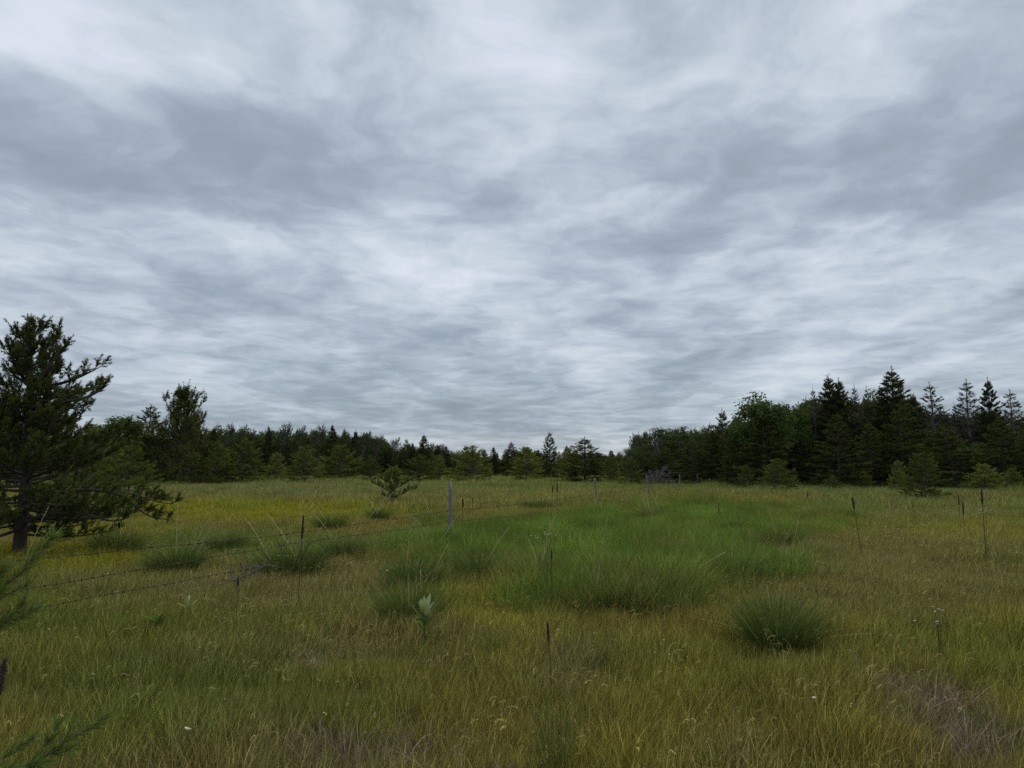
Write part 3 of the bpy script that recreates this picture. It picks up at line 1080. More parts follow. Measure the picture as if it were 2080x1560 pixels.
# the depth of the wood and the far tree line: nobody could count these trunks
src, kinds = [], ['pine', 'spire', 'oak', 'pine', 'poplar']
for i, kx in enumerate(kinds):
    tm, cm, H, W_ = PROTO[kx][i % len(PROTO[kx])]
    # crown and trunk of one background tree, joined
    a, b = MB(), None
    me = bpy.data.meshes.new('forest_tree')
    import bmesh
    bm = bmesh.new()
    bm.from_mesh(tm)
    bm.from_mesh(cm)
    nt = len(tm.polygons)
    bm.faces.ensure_lookup_table()
    for f in bm.faces[nt:]:
        f.material_index = 1
    bm.to_mesh(me)
    bm.free()
    me.materials.append(tm.materials[0])
    me.materials.append(cm.materials[0])
    o = bpy.data.objects.new('forest_tree', me)
    src.append((o, H))
FP, FS, FI = [], [], []


def wood(px0, px1, d0, d1, n, top0, top1):
    for i in range(n):
        px, d = random.uniform(px0, px1), random.uniform(d0, d1)
        x = (px - 1040) / F * d
        k = (px - px0) / (px1 - px0)
        top = top0 + (top1 - top0) * k + random.uniform(-4, 16)
        h = EYE + d * (950 - top) / F
        j = random.randrange(len(src))
        FP.append((x, d, float(hz(x, d)) - .05))
        s = h / src[j][1]
        FS.append((max(s, .6) * random.uniform(1.1, 1.6), max(s, .6) * random.uniform(1.1, 1.6), s))
        FI.append(j)


wood(1470, 1640, 64, 80, 40, 850, 840)
wood(1630, 1850, 64, 84, 60, 812, 812)
wood(1850, 2300, 64, 84, 70, 838, 838)
wood(1640, 2250, 56, 66, 50, 880, 880)
wood(1290, 1500, 80, 100, 50, 878, 866)
wood(-250, 450, 70, 100, 80, 858, 868)
wood(400, 760, 116, 140, 110, 872, 880)
wood(700, 900, 118, 150, 70, 884, 908)
wood(860, 1330, 130, 180, 120, 914, 919)
wood(-500, 2700, 190, 320, 360, 920, 920)
wood(1230, 1300, 88, 140, 14, 934, 928)
n = len(FP)
scatter('forest', [s_[0] for s_ in src], FP, np.stack([np.zeros(n), np.zeros(n), rng.uniform(-3, 3, n)], 1), FS, None, FI, 'trees standing deeper in the wood and along the far tree line')

# ------------------------------------------------------------------ pines built limb by limb
def grown_pine(name, label, group, px, d, base_row, limbs, random_limbs, ext, mats, tuft=.17, nl=.042, nw=.008, k=24, step=.11, sub=(.22, .6), seed=1, depth=1.0, twig=5, low=.14, gap=9.0):
    """limbs: list of (radius, [(x, row, depth), ...]) read as points at distance d; the first is the trunk.
    ext(z) gives the reach of the random limbs in metres"""
    st = np.random.default_rng(seed)
    org = at(px, d)
    root = empty(name, org)
    tag(root, label, 'pine tree', group)
    loc = lambda x, row, dy=0.0: np.array([(x - px) / F * d, dy, rowz(row, d) - org.z])
    cr = MB()
    P, D, L, RN = [], [], [], []

    def smooth(pts, n):
        pts = np.asarray(pts, float)
        m = len(pts)
        t = np.linspace(0, m - 1, n)
        out = np.stack([np.interp(t, np.arange(m), pts[:, c]) for c in range(3)], 1)
        for _ in range(2):
            out[1:-1] = (out[:-2] + 2 * out[1:-1] + out[2:]) / 4
        return out

    def dress(pts, start, shade, scale=1.0):
        """branchlets with needle tufts along a limb"""
        seg = np.linalg.norm(np.diff(pts, axis=0), axis=1)
        tot = seg.sum()
        cum = np.concatenate([[0], np.cumsum(seg)])
        m = int(tot * (1 - start) / step) + 2
        for i in range(m):
            u = start + (1 - start) * (i + st.random()) / m
            q = np.array([np.interp(u * tot, cum, pts[:, c]) for c in range(3)])
            j = min(len(pts) - 2, int(u * (len(pts) - 1)))
            ax = unit(pts[j + 1] - pts[j])
            a, b = perp(ax)
            ph = st.uniform(0, 6.28)
            side = (a * math.cos(ph) + b * math.sin(ph))[0]
            side[2] = abs(side[2]) * .5 + .05
            dv = unit(ax * st.uniform(.5, 1.1) + side * st.uniform(.5, 1.1))
            ln = st.uniform(*sub) * scale * (1.15 - .75 * u)
            bp = bezier(q, q + dv * ln * .55, q + unit(dv + np.array([0, 0, .5])) * ln, 5)
            cr.tube(bp, np.linspace(.010, .004, 5) * (d / 13) ** .5, 3, .2, 1, False)
            for w in range(twig):
                v = st.uniform(.25, 1)
                p0 = np.array([np.interp(v * 4, np.arange(5), bp[:, c]) for c in range(3)])
                dd = unit(dv + st.normal(0, .55, 3) + np.array([0, 0, .45]))
                P.append(p0)
                D.append(dd)
                L.append(tuft * st.uniform(.6, 1.2))
                RN.append(np.clip(shade + st.normal(0, .14), 0, 1))
            P.append(bp[-1] - dv * tuft * .2)
            D.append(unit(dv + np.array([0, 0, .6])))
            L.append(tuft * 1.2)
            RN.append(np.clip(shade + .15, 0, 1))

    trunk = None
    for i, (r0, pts) in enumerate(limbs):
        q = smooth([loc(*p) for p in pts], 14)
        mbt = MB()
        mbt.tube(q, r0 * (1.03 - np.linspace(0, 1, 14)) ** .7 + .004, 8 if i == 0 else 6, .5)
        o = mbt.build('trunk' if i == 0 else 'limb', mats[0], root, True)
        if i == 0:
            trunk = q
            dress(q, .80, .5, .6)
        else:
            dress(q, .22, st.uniform(.35, .65))
    zmax = trunk[-1, 2]
    for i in range(random_limbs):
        z = zmax * (low + (.96 - low) * ((i + st.random()) / random_limbs) ** .85)
        c = np.array([np.interp(z, trunk[:, 2], trunk[:, 0]), np.interp(z, trunk[:, 2], trunk[:, 1]), z])
        az = i * 2.4 + st.normal(0, .3)
        if z / zmax > gap and st.random() < .42:
            continue
        ln = ext(z / zmax) * st.uniform(.6, 1.12)
        up = st.uniform(-.05, .35) + .5 * (z / zmax) ** 2 - (.28 if z / zmax < .3 else 0)
        dv = np.array([math.cos(az) * math.cos(up), math.sin(az) * math.cos(up) * depth, math.sin(up)])
        q = bezier(c, c + dv * ln * .55 + np.array([0, 0, -.05 * ln]), c + dv * ln + np.array([0, 0, .10 * ln]), 8)
        cr.tube(q, np.linspace(.012 * ln + .006, .005, 8), 5, .3, 1, False)
        dress(q, .22, st.uniform(.25, .75))
    tufts(cr, np.array(P), np.array(D), np.array(L), k, nl, nw, .8, np.array(RN))
    o = cr.build('crown', [mats[1], mats[0]], root)
    return root


grown_pine('jack_pine', 'large dark jack pine at the picture edge with a drooping low branch', None, 42, 13.0, 1127, [
    (.115, [(42, 1135, 0), (43, 1050, 0), (47, 960, 0), (41, 860, 0), (38, 760, 0), (28, 695, 0), (19, 655, 0)]),
    (.045, [(45, 880, 0), (80, 810, -.1), (88, 745, -.15), (97, 690, -.15)]),
    (.034, [(46, 1066, 0), (87, 1050, -.3), (150, 1036, -.5), (215, 1040, -.6), (262, 1058, -.6), (292, 1046, -.6)]),
    (.030, [(48, 1015, 0), (160, 994, -.4), (250, 992, -.6), (300, 1012, -.7), (330, 1046, -.7), (376, 1050, -.7)]),
    (.014, [(268, 994, -.6), (310, 1004, -.65), (350, 1016, -.7), (380, 1020, -.7)]),
    (.045, [(42, 1062, 0), (15, 1047, -.2), (-60, 1035, -.4), (-130, 1040, -.4)]),
    (.035, [(43, 830, 0), (120, 818, -.2), (165, 812, -.2), (192, 797, -.2), (211, 783, -.2)]),
    (.03, [(40, 790, 0), (95, 775, .2), (135, 758, .2), (166, 742, .2)]),
    (.03, [(40, 770, 0), (0, 745, .1), (-20, 710, .1), (-5, 675, .1)]),
    (.03, [(41, 800, 0), (90, 760, -.3), (112, 720, -.3), (130, 700, -.3)]),
    (.02, [(38, 745, 0), (58, 715, .2), (66, 690, .2), (70, 668, .2)]),
    (.025, [(41, 815, 0), (100, 800, .3), (140, 790, .3), (168, 775, .3)]),
    (.022, [(42, 850, 0), (110, 838, -.3), (150, 832, -.4), (184, 838, -.4)]),
], 160, lambda t: float(np.interp(t, [0, .1, .3, .42, .6, .83, 1], [1.7, 2.2, 2.05, 1.3, .85, .36, .10])), (M_DARKB, M_PINE), .13, .052, .0115, 34, .14, (.18, .5), 21, 1.0, 7, .10, .60)

grown_pine('jack_pine', 'wide dark jack pine with an airy fan of shoots on top', 'open jack pines', 365, 62.0, 985, [
    (.16, [(365, 1000, 0), (364, 930, 0), (366, 860, 0), (368, 795, 0)]),
    (.07, [(365, 900, 0), (345, 850, .3), (330, 825, .3), (322, 808, .3)]),
    (.06, [(365, 880, 0), (352, 840, -.4), (348, 815, -.4), (346, 803, -.4)]),
    (.06, [(366, 880, 0), (380, 840, .2), (388, 820, .2), (391, 806, .2)]),
    (.06, [(366, 890, 0), (388, 850, -.2), (398, 830, -.2), (404, 816, -.2)]),
    (.06, [(366, 900, 0), (392, 868, 0), (404, 855, 0), (409, 846, 0)]),
    (.05, [(366, 870, 0), (374, 830, .3), (378, 810, .3), (379, 798, .3)]),
    (.05, [(365, 870, 0), (356, 830, .2), (358, 812, .2), (357, 798, .2)]),
], 100, lambda t: float(np.interp(t, [0, .4, .62, .68, 1], [3.4, 3.1, 1.3, .35, .2])), (M_BARK, M_PINE), .42, .20, .05, 14, .36, (.6, 1.5), 22, 1.0, 5, .03)

grown_pine('young_pine', 'small crooked pine with long low branches standing alone in the grass', 'young pines dotted over the meadow edge', 797, 31.0, 1022, [
    (.045, [(795, 1030, 0), (797, 1000, 0), (801, 980, 0), (798, 958, 0)]),
    (.025, [(796, 1010, 0), (815, 1004, -.1), (830, 996, -.1), (846, 993, -.1)]),
    (.025, [(796, 1000, 0), (780, 992, -.1), (768, 984, -.1), (758, 982, -.1)]),
    (.02, [(797, 995, 0), (815, 986, .1), (828, 978, .1), (838, 974, .1)]),
    (.02, [(798, 985, 0), (780, 975, .1), (770, 970, .1)]),
    (.015, [(796, 1012, 0), (785, 1008, .1), (778, 1006, .1)]),
], 24, lambda t: (.0 if t < .55 else .68 * (1.12 - t)) + .05, (M_TWIG, M_YOUNG), .15, .075, .018, 14, .09, (.15, .34), 23, 1.0, 5)

# ------------------------------------------------------------------ fence
m, N = material('weathered_wood')
t = N.new('ShaderNodeTexCoord')
gr = N.noise(N.vec('MULTIPLY', t.outputs['Object'], (38, 38, 1.6)), 1.0, 6.0, 0.65, '3D')
st_ = N.noise(N.vec('MULTIPLY', t.outputs['Object'], (3, 3, 2.2)), 1.0, 3.0, 0.5, '3D')
wc = N.ramp(gr, [(0.3, (.075, .068, .062)), (0.55, (.20, .185, .175)), (0.8, (.32, .30, .29))])
wc = N.mixc(N.ramp(st_, [(0.45, (0, 0, 0)), (0.7, (.55, .55, .55))]), wc, (.15, .145, .095, 1))
p = N.new('ShaderNodeBsdfPrincipled')
N.put(p.inputs['Base Color'], wc)
p.inputs['Roughness'].default_value = 0.9
bp = N.new('ShaderNodeBump')
bp.inputs['Strength'].default_value = 0.7
bp.inputs['Distance'].default_value = 0.01
N.put(bp.inputs['Height'], gr)
N.put(p.inputs['Normal'], bp.outputs[0])
o = N.new('ShaderNodeOutputMaterial')
N.put(o.inputs[0], p.outputs[0])
M_POST = m
m, N = material('rusty_wire')
p = N.new('ShaderNodeBsdfPrincipled')
t = N.new('ShaderNodeNewGeometry')
N.put(p.inputs['Base Color'], N.ramp(N.noise(t.outputs['Position'], 8.0, 3.0, 0.6, '3D'), [(0.35, (.020, .017, .015)), (0.7, (.075, .045, .030))]))
p.inputs['Roughness'].default_value = 0.7
p.inputs['Metallic'].default_value = 0.4
o = N.new('ShaderNodeOutputMaterial')
N.put(o.inputs[0], p.outputs[0])
M_WIRE = m

FENCE_A = np.array([-1.27, 15.0])
FENCE_D = np.array([.372, 1.0])


def fence_at(y):
    q = FENCE_A + FENCE_D * (y - 15.0)
    return np.array([q[0], y, float(hz(q[0], y))])


fence = empty('barbed_wire_fence', (float(FENCE_A[0]), 15.0, 0))
tag(fence, 'old barbed wire fence with grey wooden posts crossing the meadow', 'fence')
POSTS = [(3.1, 1.25, .042, .02), (15.0, 1.31, .040, -.02), (27.2, 1.20, .042, -.12), (38.0, 1.12, .036, -.13), (49.5, 1.15, .034, .02), (60.5, 1.05, .038, .0)]
for i, (y, h, r, lean) in enumerate(POSTS):
    c = fence_at(y)
    st = np.random.default_rng(40 + i)
    mb = MB()
    n, sd_ = 12, 12
    z = np.linspace(-.12, h, n)
    th = np.arange(sd_) * 2 * np.pi / sd_
    fl = 1 + .12 * np.sin(th * 2 + st.uniform(0, 6)) + st.normal(0, .04, sd_)
    ring = []
    for zz in z:
        rr = r * fl * (1.06 - .10 * zz / h) * (1 + st.normal(0, .015, sd_))
        ring.append(np.stack([np.cos(th) * rr + lean * zz, np.sin(th) * rr, np.full(sd_, zz)], 1))
    ring[-1][:, 2] += np.cos(th + 1.0) * r * .35 + st.normal(0, .006, sd_)      # sawn, split top
    V = np.vstack(ring + [[[lean * h, 0, h - .012]]])
    ii = np.arange(n - 1)[:, None] * sd_
    jj = np.arange(sd_)[None]
    kk = (jj + 1) % sd_
    q = np.stack([ii + jj, ii + kk, ii + sd_ + kk, ii + sd_ + jj], -1).reshape(-1, 4)
    e = (n - 1) * sd_
    mb.add(V, [[e + a, e + (a + 1) % sd_, n * sd_] for a in range(sd_)], q)
    o = mb.build('post', M_POST, fence)
    o.location = Vector(c) - fence.location
    if i < 3:
        for zz in (.30, .52, .74, .98):
            mk = MB()
            s = np.array([lean * zz - r * 1.02, -.02, zz])
            mk.tube([s + [.004, 0, -.014], s + [-.012, -.004, -.010], s + [-.012, -.004, .010], s + [.004, 0, .014]], .0035, 5)
            mk.build('staple', M_WIRE, o)

WIRES = [(.79, .705, .62, .55), (.545, .49, .36, .40), (.335, .30, .22, .30)]
for w, (z0, z1, z2, z3) in enumerate(WIRES):
    ys = np.concatenate([np.linspace(3.1, 15, 70), np.linspace(15, 27.2, 50)[1:], np.linspace(27.2, 60.5, 80)[1:]])
    if w == 2:
        ys = ys[ys <= 12]
    pts = []
    for y in ys:
        c = fence_at(y)
        zz = np.interp(y, [3.1, 6.25, 15, 27.2, 60.5], [z0 + .03, z0, z1, z2, z3])
        # each span sags between its posts
        for a, b in zip(POSTS[:-1], POSTS[1:]):
            if a[0] <= y <= b[0]:
                u = (y - a[0]) / (b[0] - a[0])
                zz -= (.02, .05, .02)[w] * 4 * u * (1 - u) * (1 if a[0] < 14 else 2.2)
        if w < 2 and 5 < y < 14.9:                                # the two upper strands touch halfway
            zz += (-.055 if w == 0 else .06) * math.exp(-((y - 10.2) / 2.4) ** 2)
        pts.append([c[0] - .05, y, zz + .004 * math.sin(y * 5 + w)])
    pts = np.array(pts) - np.array(fence.location)
    mb = MB()
    for ph in (0, math.pi):                                      # two twisted strands
        tw = np.stack([np.cos(ys * 14 + ph), np.zeros(len(ys)), np.sin(ys * 14 + ph)], 1) * .0022
        mb.tube(pts + tw, .0029, 4, .5, 0, False)
    wo_ = mb.build('wire', M_WIRE, fence)
    mk = MB()
    yb = 3.2
    while yb < ys[-1] - .2:
        c = np.array([np.interp(yb, ys, pts[:, k]) for k in range(3)])
        for s in range(3):
            a = rng.uniform(0, 6.28)
            dv = np.array([math.cos(a), rng.uniform(-.4, .4), math.sin(a)]) * .014
            mk.tube([c - dv, c + dv], .0022, 3, .5, 0, False)
        mk.tube([c - [0, .008, 0], c + [0, .008, 0]], .006, 5)
        yb += rng.uniform(.11, .14)
    bo = mk.build('barb', M_WIRE, wo_)
    tag(bo, kind='stuff')

# ------------------------------------------------------------------ mullein stalks of last year
m, N = material('dry_mullein')
c = N.ramp(attr(N, 'rnd'), [(0, (.024, .018, .013)), (.6, (.050, .036, .026)), (1, (.12, .09, .065))])
p = N.new('ShaderNodeBsdfPrincipled')
N.put(p.inputs['Base Color'], c)
p.inputs['Roughness'].default_value = .85
o = N.new('ShaderNodeOutputMaterial')
N.put(o.inputs[0], p.outputs[0])
M_MUL = m


M_STRAW = plain_leaf('dry_stem', [(0, (.07, .06, .03)), (1, (.16, .14, .07))], .05, None, .2)


def mullein(px, top, d, head, label, lean=0.0, thick=1.0, side=0.0):
    p = at(px, d)
    h = rowz(top, d) - p.z
    root = empty('mullein_stalk', p)
    tag(root, label, 'mullein', 'dead mullein stalks')
    st = np.random.default_rng(int(px * 7 + top))
    k = 9
    z = np.linspace(0, h, k)
    # (px, top) is where the tip shows; the foot stands off to the side by the lean
    xs = -lean * (1 - (z / h)) * h + side * np.sin(z / h * 3)
    line = np.stack([xs, np.zeros(k), z], 1)
    mb = MB()
    mb.tube(line, np.linspace(.0065, .0045, k) * max(thick, .8), 6, .5)
    mb.build('stem', M_STRAW, root)
    hb = MB()
    z0 = h - head
    zz = np.linspace(z0, h, 9)
    cx = np.interp(zz, z, xs)
    prof = np.array([.5, .85, 1.05, 1.0, 1.08, .92, .85, .7, .35]) * .0145 * thick
    hb.tube(np.stack([cx, 0 * zz, zz], 1), prof, 8, .1)
    nb = int(150 * head / .25)
    for i in range(nb):
        t_ = st.random()
        c0 = np.array([np.interp(z0 + t_ * head, z, xs), 0, z0 + t_ * head])
        r0 = np.interp(t_, np.linspace(0, 1, 9), prof)
        a = st.uniform(0, 6.28)
        dv = np.array([math.cos(a), math.sin(a), .35])
        s = .0058 * thick * st.uniform(.7, 1.2)
        c1 = c0 + dv * r0
        u, v = perp(unit(dv))
        hb.add([c1 + u[0] * s * .8, c1 + v[0] * s * .8, c1 - u[0] * s * .8, c1 - v[0] * s * .8, c1 + dv * s * 1.5], [[0, 1, 4], [1, 2, 4], [2, 3, 4], [3, 0, 4]], None, st.random())
    hb.build('seed_spike', M_MUL, root)
    return root


MULLEINS = [
    (613, 1047, 8.2, .27, 'dark mullein stalk behind the two meeting fence wires', .03, .8),
    (940, 1012, 17.5, .22, 'dark mullein stub just past the nearest fence post', .0, 1.2),
    (960, 1010, 24.0, .20, 'thin dark mullein stub farther out past the nearest fence post', .0, 1.0),
    (1120, 1113, 7.3, .12, 'slim mullein stalk standing in the tall green grass', .0, .5),
    (1112, 1263, 5.1, .135, 'short brown knobbly mullein spike in the dry grass', -.06, .62),
    (7, 1338, 3.9, .19, 'thick brown mullein spike cut by the picture edge', .10, 1.05),
    (1132, 979, 20.0, .30, 'taller of a pair of mullein stalks by the second fence post', -.0, 1.0),
    (1123, 986, 20.5, .20, 'shorter of a pair of mullein stalks by the second fence post', .04, 1.0),
    (1735, 1010, 12.6, .21, 'tilted mullein stalk with a thick dark head in the open grass', -.11, 1.05),
    (2002, 994, 10.6, .22, 'tallest thin mullein stalk, in front of a round young pine', .01, .85),
    (1949, 1005, 17.5, .25, 'slender mullein stalk, taller of the two beside the tallest one', .0, .85),
    (1958, 1018, 16.5, .30, 'dark mullein stalk, shorter of the two beside the tallest one', .02, 1.05),
    (1640, 998, 30.0, .25, 'tiny far mullein stalk before the low bushy sapling', .0, 1.1),
    (1460, 1020, 20.0, .40, 'thin far mullein stalk among golden grass', .0, .8),
    (484, 1170, 7.6, .10, 'short dark mullein stub beside the fallen grey branch', .0, .7),
]
for r_ in MULLEINS:
    mullein(*r_)

# ------------------------------------------------------------------ tussocks
M_TUS = plain_leaf('tussock_blades', [(0, (.065, .10, .024)), (.5, (.115, .168, .036)), (.86, (.18, .235, .055)), (1, (.40, .36, .16))], .22, None, .3)
M_STALK = plain_leaf('pale_stalks', [(0, (.34, .32, .13)), (1, (.55, .51, .28))], .1, None, .1)


def tussock_mesh(n, rad, h, width, lean, bend, seed):
    mb = MB()
    base, a, dd = disc(n, rad)
    stray = 1 + 1.1 * rng.random(n) ** 5 + .35 * np.sin(a * 2 + seed) * np.sin(a * 3 + 2 * seed)
    base = base * stray[:, None]
    az = a + rng.normal(0, .6, n)
    ln = h * rng.uniform(.55, 1.12, n)
    blades(mb, base, az, ln, width * rng.uniform(.7, 1.3, n), np.abs(lean * (.25 + dd / rad) + rng.normal(0, .12, n)), np.abs(rng.normal(bend, bend * .5, n)), rng.random(n) ** 1.3, 5, 0)
    return mb.mesh('blades', [M_TUS])


TMESH = [tussock_mesh(1400, .16, .52, .0042, .62, .60, 0), tussock_mesh(1200, .17, .50, .0045, .55, .8, 1), tussock_mesh(1200, .20, .48, .0045, .5, 1.0, 2)]
TTHIN = [tussock_mesh(170, .12, .50, .0034, .5, .7, 3), tussock_mesh(210, .14, .46, .0034, .5, .9, 4)]
TCOUNT = 0


def tussock(px, d, width, h, label, stalks=(), thin=False):
    global TCOUNT
    src = TTHIN if thin else TMESH
    me = src[TCOUNT % len(src)]
    TCOUNT += 1
    p = at(px, d)
    w = width / F * d
    root = empty('grass_tussock', p, 0)
    tag(root, label, 'grass tussock', 'tussocks of coarse green grass')
    o = bpy.data.objects.new('blades', me)
    o.parent = root
    o.rotation_euler = (0, 0, random.uniform(0, 6.28))
    o.scale = (w / .66, w / .60, h / (.33 if TCOUNT in (1, 2, 3, 4, 5, 8) else .38))
    C.objects.link(o)
    for sx, sl, ln in stalks:          # sideways lean, forward lean, length
        mb = MB()
        b0 = np.array([random.uniform(-.25, .25) * w, random.uniform(-.1, .1), 0.02])
        e = b0 + np.array([sx, sl, math.sqrt(max(.05, 1 - sx * sx - sl * sl))]) * ln
        mid = (b0 + e) / 2 + np.array([-sx * .12, 0, .06]) * ln
        q = bezier(b0, mid, e, 9)
        mb.tube(q, np.linspace(.0050, .0026, 9) * max(1, d / 8) ** .8, 4, random.random(), 0, False)
        # a narrow seed plume at the end
        for i in range(16):
            s = q[-1] - (q[-1] - q[-3]) * random.uniform(0, 1.0)
            dv = unit(unit(q[-1] - q[-2]) + rng.normal(0, .25, 3)) * random.uniform(.02, .045)
            wv_ = unit(np.cross(dv, rng.normal(0, 1, 3))) * .002 * max(1, d / 9) ** .8
            mb.add([s - wv_, s + wv_, s + dv], [[0, 1, 2]], None, .8)
        mb.build('flower_stalk', M_STALK, root)
    return root


def fans(n, lo, hi, spread=.3, bias=0.0):
    return [(random.gauss(bias, spread), random.gauss(0, .15), random.uniform(lo, hi)) for _ in range(n)]


TUSSOCKS = [
    (1576, 6.45, 165, .40, 'large dark tussock standing alone in brown grass near the camera', [(-.1, 0, .55), (-.93, .1, .62), (.94, -.1, .55), (.96, -.2, .7)], False),
    (838, 7.3, 135, .42, 'dark tussock right behind the pale leafy mullein plant', fans(2, .5, .6), False),
    (842, 9.3, 112, .46, 'dark tussock directly beyond the one behind the pale leafy mullein', fans(2, .6, .7), False),
    (1002, 6.1, 75, .34, 'thin grey-green tussock between pale leafy mullein and brown spike', [], True),
    (1130, 3.9, 120, .46, 'thin arching tussock at the bottom edge of the picture', [], True),
    (238, 13.4, 95, .55, 'tussock with upright pale stalks below the big jack pine', [(-.02, 0, 1.25), (-.08, 0, 1.15), (.02, 0, 1.2), (.10, 0, 1.15), (.05, 0, 1.05), (.14, 0, 1.1), (-.12, 0, 1.0), (.2, 0, 1.1)], False),
    (362, 11.2, 100, .42, 'tussock on the yellow grass with stalks leaning one way', [(.55, 0, 1.0), (.5, 0, .95), (.42, 0, 1.0), (.62, 0, .9), (-.02, 0, 1.05), (.35, .1, .8)], False),
    (590, 10.6, 135, .48, 'broad tussock under the meeting fence wires beside a mullein stalk', [(-.25, 0, 1.0), (.3, 0, 1.0), (.45, 0, .9), (-.5, 0, 1.0), (-.1, 0, 1.1), (-.55, .1, 1.1)], False),
    (465, 14.2, 80, .42, 'low bright tussock on yellow grass beyond the stalks leaning one way', fans(2, .7, .9), False),
    (672, 18.6, 60, .42, 'small tussock at the rim of the yellow grass', [(-.6, 0, 1.0), (.55, 0, 1.1)], False),
    (768, 21.5, 42, .46, 'small dark tussock at the foot of the small crooked pine', [(.4, 0, 1.0), (.55, 0, 1.1), (-.5, 0, .9)], False),
    (884, 20.5, 80, .44, 'dark tussock just before the nearest fence post', [(.4, 0, 1.1), (-.35, 0, 1.0), (.5, 0, 1.0)], False),
    (905, 14.0, 70, .40, 'tussock growing at the foot of the nearest fence post', [(.5, 0, .9), (-.6, 0, .8)], False),
    (700, 12.8, 90, .40, 'flattened tussock under crossing pale stalks near the fence wire', [(.62, 0, 1.3), (-.62, 0, 1.3), (.5, 0, 1.2), (.3, 0, .9)], False),
    (968, 10.0, 90, .50, 'tall tussock at the near corner of the green patch', [(.5, 0, .9)], False),
    (1090, 9.4, 110, .46, 'tussock with three pale stalks in the green patch', [(.25, 0, 1.0), (.2, 0, .9), (-.3, 0, .7), (.3, 0, .75)], False),
    (1225, 8.1, 150, .40, 'broad tussock forming the lower lip of the green patch', [(.16, 0, 1.1)], False),
    (1330, 8.9, 120, .40, 'tussock at the lower rim of the green patch beside the broad lip', [(.8, 0, .9)], False),
    (1490, 9.9, 120, .42, 'tussock spilling over the far lower rim of the green patch', fans(1, .7, .8), False),
    (1600, 10.6, 110, .40, 'tussock ending the green patch before the tilted mullein stalk', [(.2, 0, .9), (.35, 0, .8)], False),
    (1585, 14.6, 75, .42, 'dark tussock alone on golden grass beyond the green patch', [(-.2, 0, .8)], False),
    (1680, 22.5, 100, .42, 'wide dark tussock behind the tilted mullein stalk', [], False),
    (2030, 11.6, 100, .34, 'loose tussock beside the tallest thin mullein', [(.3, 0, .8)], True),
    (1500, 17.5, 50, .40, 'small tussock at the far rim of the green patch', fans(1, .8, .9), False),
    (1545, 26.0, 70, .42, 'low tussock far out before the wood', [], False),
    (1440, 30.0, 60, .45, 'dark tussock by the last fence post but one', [], False),
    (1090, 28.0, 60, .42, 'far tussock beside the pair of mullein stalks', [(.1, 0, 1.0)], False),
    (1215, 24.0, 60, .40, 'grey seeded tussock at the foot of the second fence post', fans(5, .8, 1.0), False),
    (1330, 22.0, 70, .42, 'tussock with pale crossing stalks beyond the green patch', fans(5, .8, 1.0, .35), False),
    (40, 9.6, 60, .40, 'tussock half hidden by pine needles at the picture edge', [(.3, 0, 1.15), (.5, 0, 1.0)], True),
]
for r_ in TUSSOCKS:
    tussock(*r_)

# ------------------------------------------------------------------ leafy plants and flowers
M_FUZZ = plain_leaf('fuzzy_leaf', [(0, (.20, .26, .10)), (1, (.38, .44, .20))], .2, None, .05)
M_WEED = plain_leaf('weed_leaf', [(0, (.075, .135, .026)), (1, (.15, .23, .05))], .25, None, .05)
M_PETAL = plain_leaf('white_petal', [(0, (.62, .62, .52)), (1, (.80, .80, .72))], .2, None, .05)
M_STEM = plain_leaf('green_stem', [(0, (.09, .13, .04)), (1, (.14, .18, .06))], .1, None, .05)


def leaf_mesh(ln, wd, az, up, droop, r0, fold=.25, n=7):
    """a real leaf: blade with a folded midrib and a curved spine"""
    u = np.linspace(0, 1, n)
    th = up - droop * u ** 1.5
    ds = ln / (n - 1)
    hx = np.concatenate([[0], np.cumsum(np.cos(th[:-1]) * ds)])
    zz = np.concatenate([[0], np.cumsum(np.sin(th[:-1]) * ds)])
    w = wd * .5 * np.sin(np.pi * np.clip(u * .93 + .05, 0, 1)) ** .8
    c, s = math.cos(az), math.sin(az)
    mid = np.stack([hx * c, hx * s, zz], 1)
    side = np.array([-s, c, 0])
    nrm = np.stack([-np.sin(th) * c, -np.sin(th) * s, np.cos(th)], 1)
    L = mid + side * w[:, None] + nrm * (w * fold)[:, None]
    Rr = mid - side * w[:, None] + nrm * (w * fold)[:, None]
    V = np.concatenate([L, mid, Rr])
    q = [[i, i + 1, n + i + 1, n + i] for i in range(n - 1)] + [[n + i, n + i + 1, 2 * n + i + 1, 2 * n + i] for i in range(n - 1)]
    mb = MB()
    mb.add(V, None, q, r0)
    return mb


def leafy_plant(name, px, d, label, cat, mat, stem_h, leaves, stem_r=.008):
    p = at(px, d)
    root = empty(name, p)
    tag(root, label, cat)
    mb = MB()
    mb.tube([[0, 0, -.02], [.003, 0, stem_h * .5], [0, 0, stem_h]], [stem_r, stem_r * .8, stem_r * .5], 7, .4)
    mb.build('stem', M_STEM, root)
    for z, az, ln, wd, up, dr, r0, mt in leaves:
        o = leaf_mesh(ln, wd, az, up, dr, r0).build('leaf', mt, root, True)
        o.location = (0, 0, z)
    return root


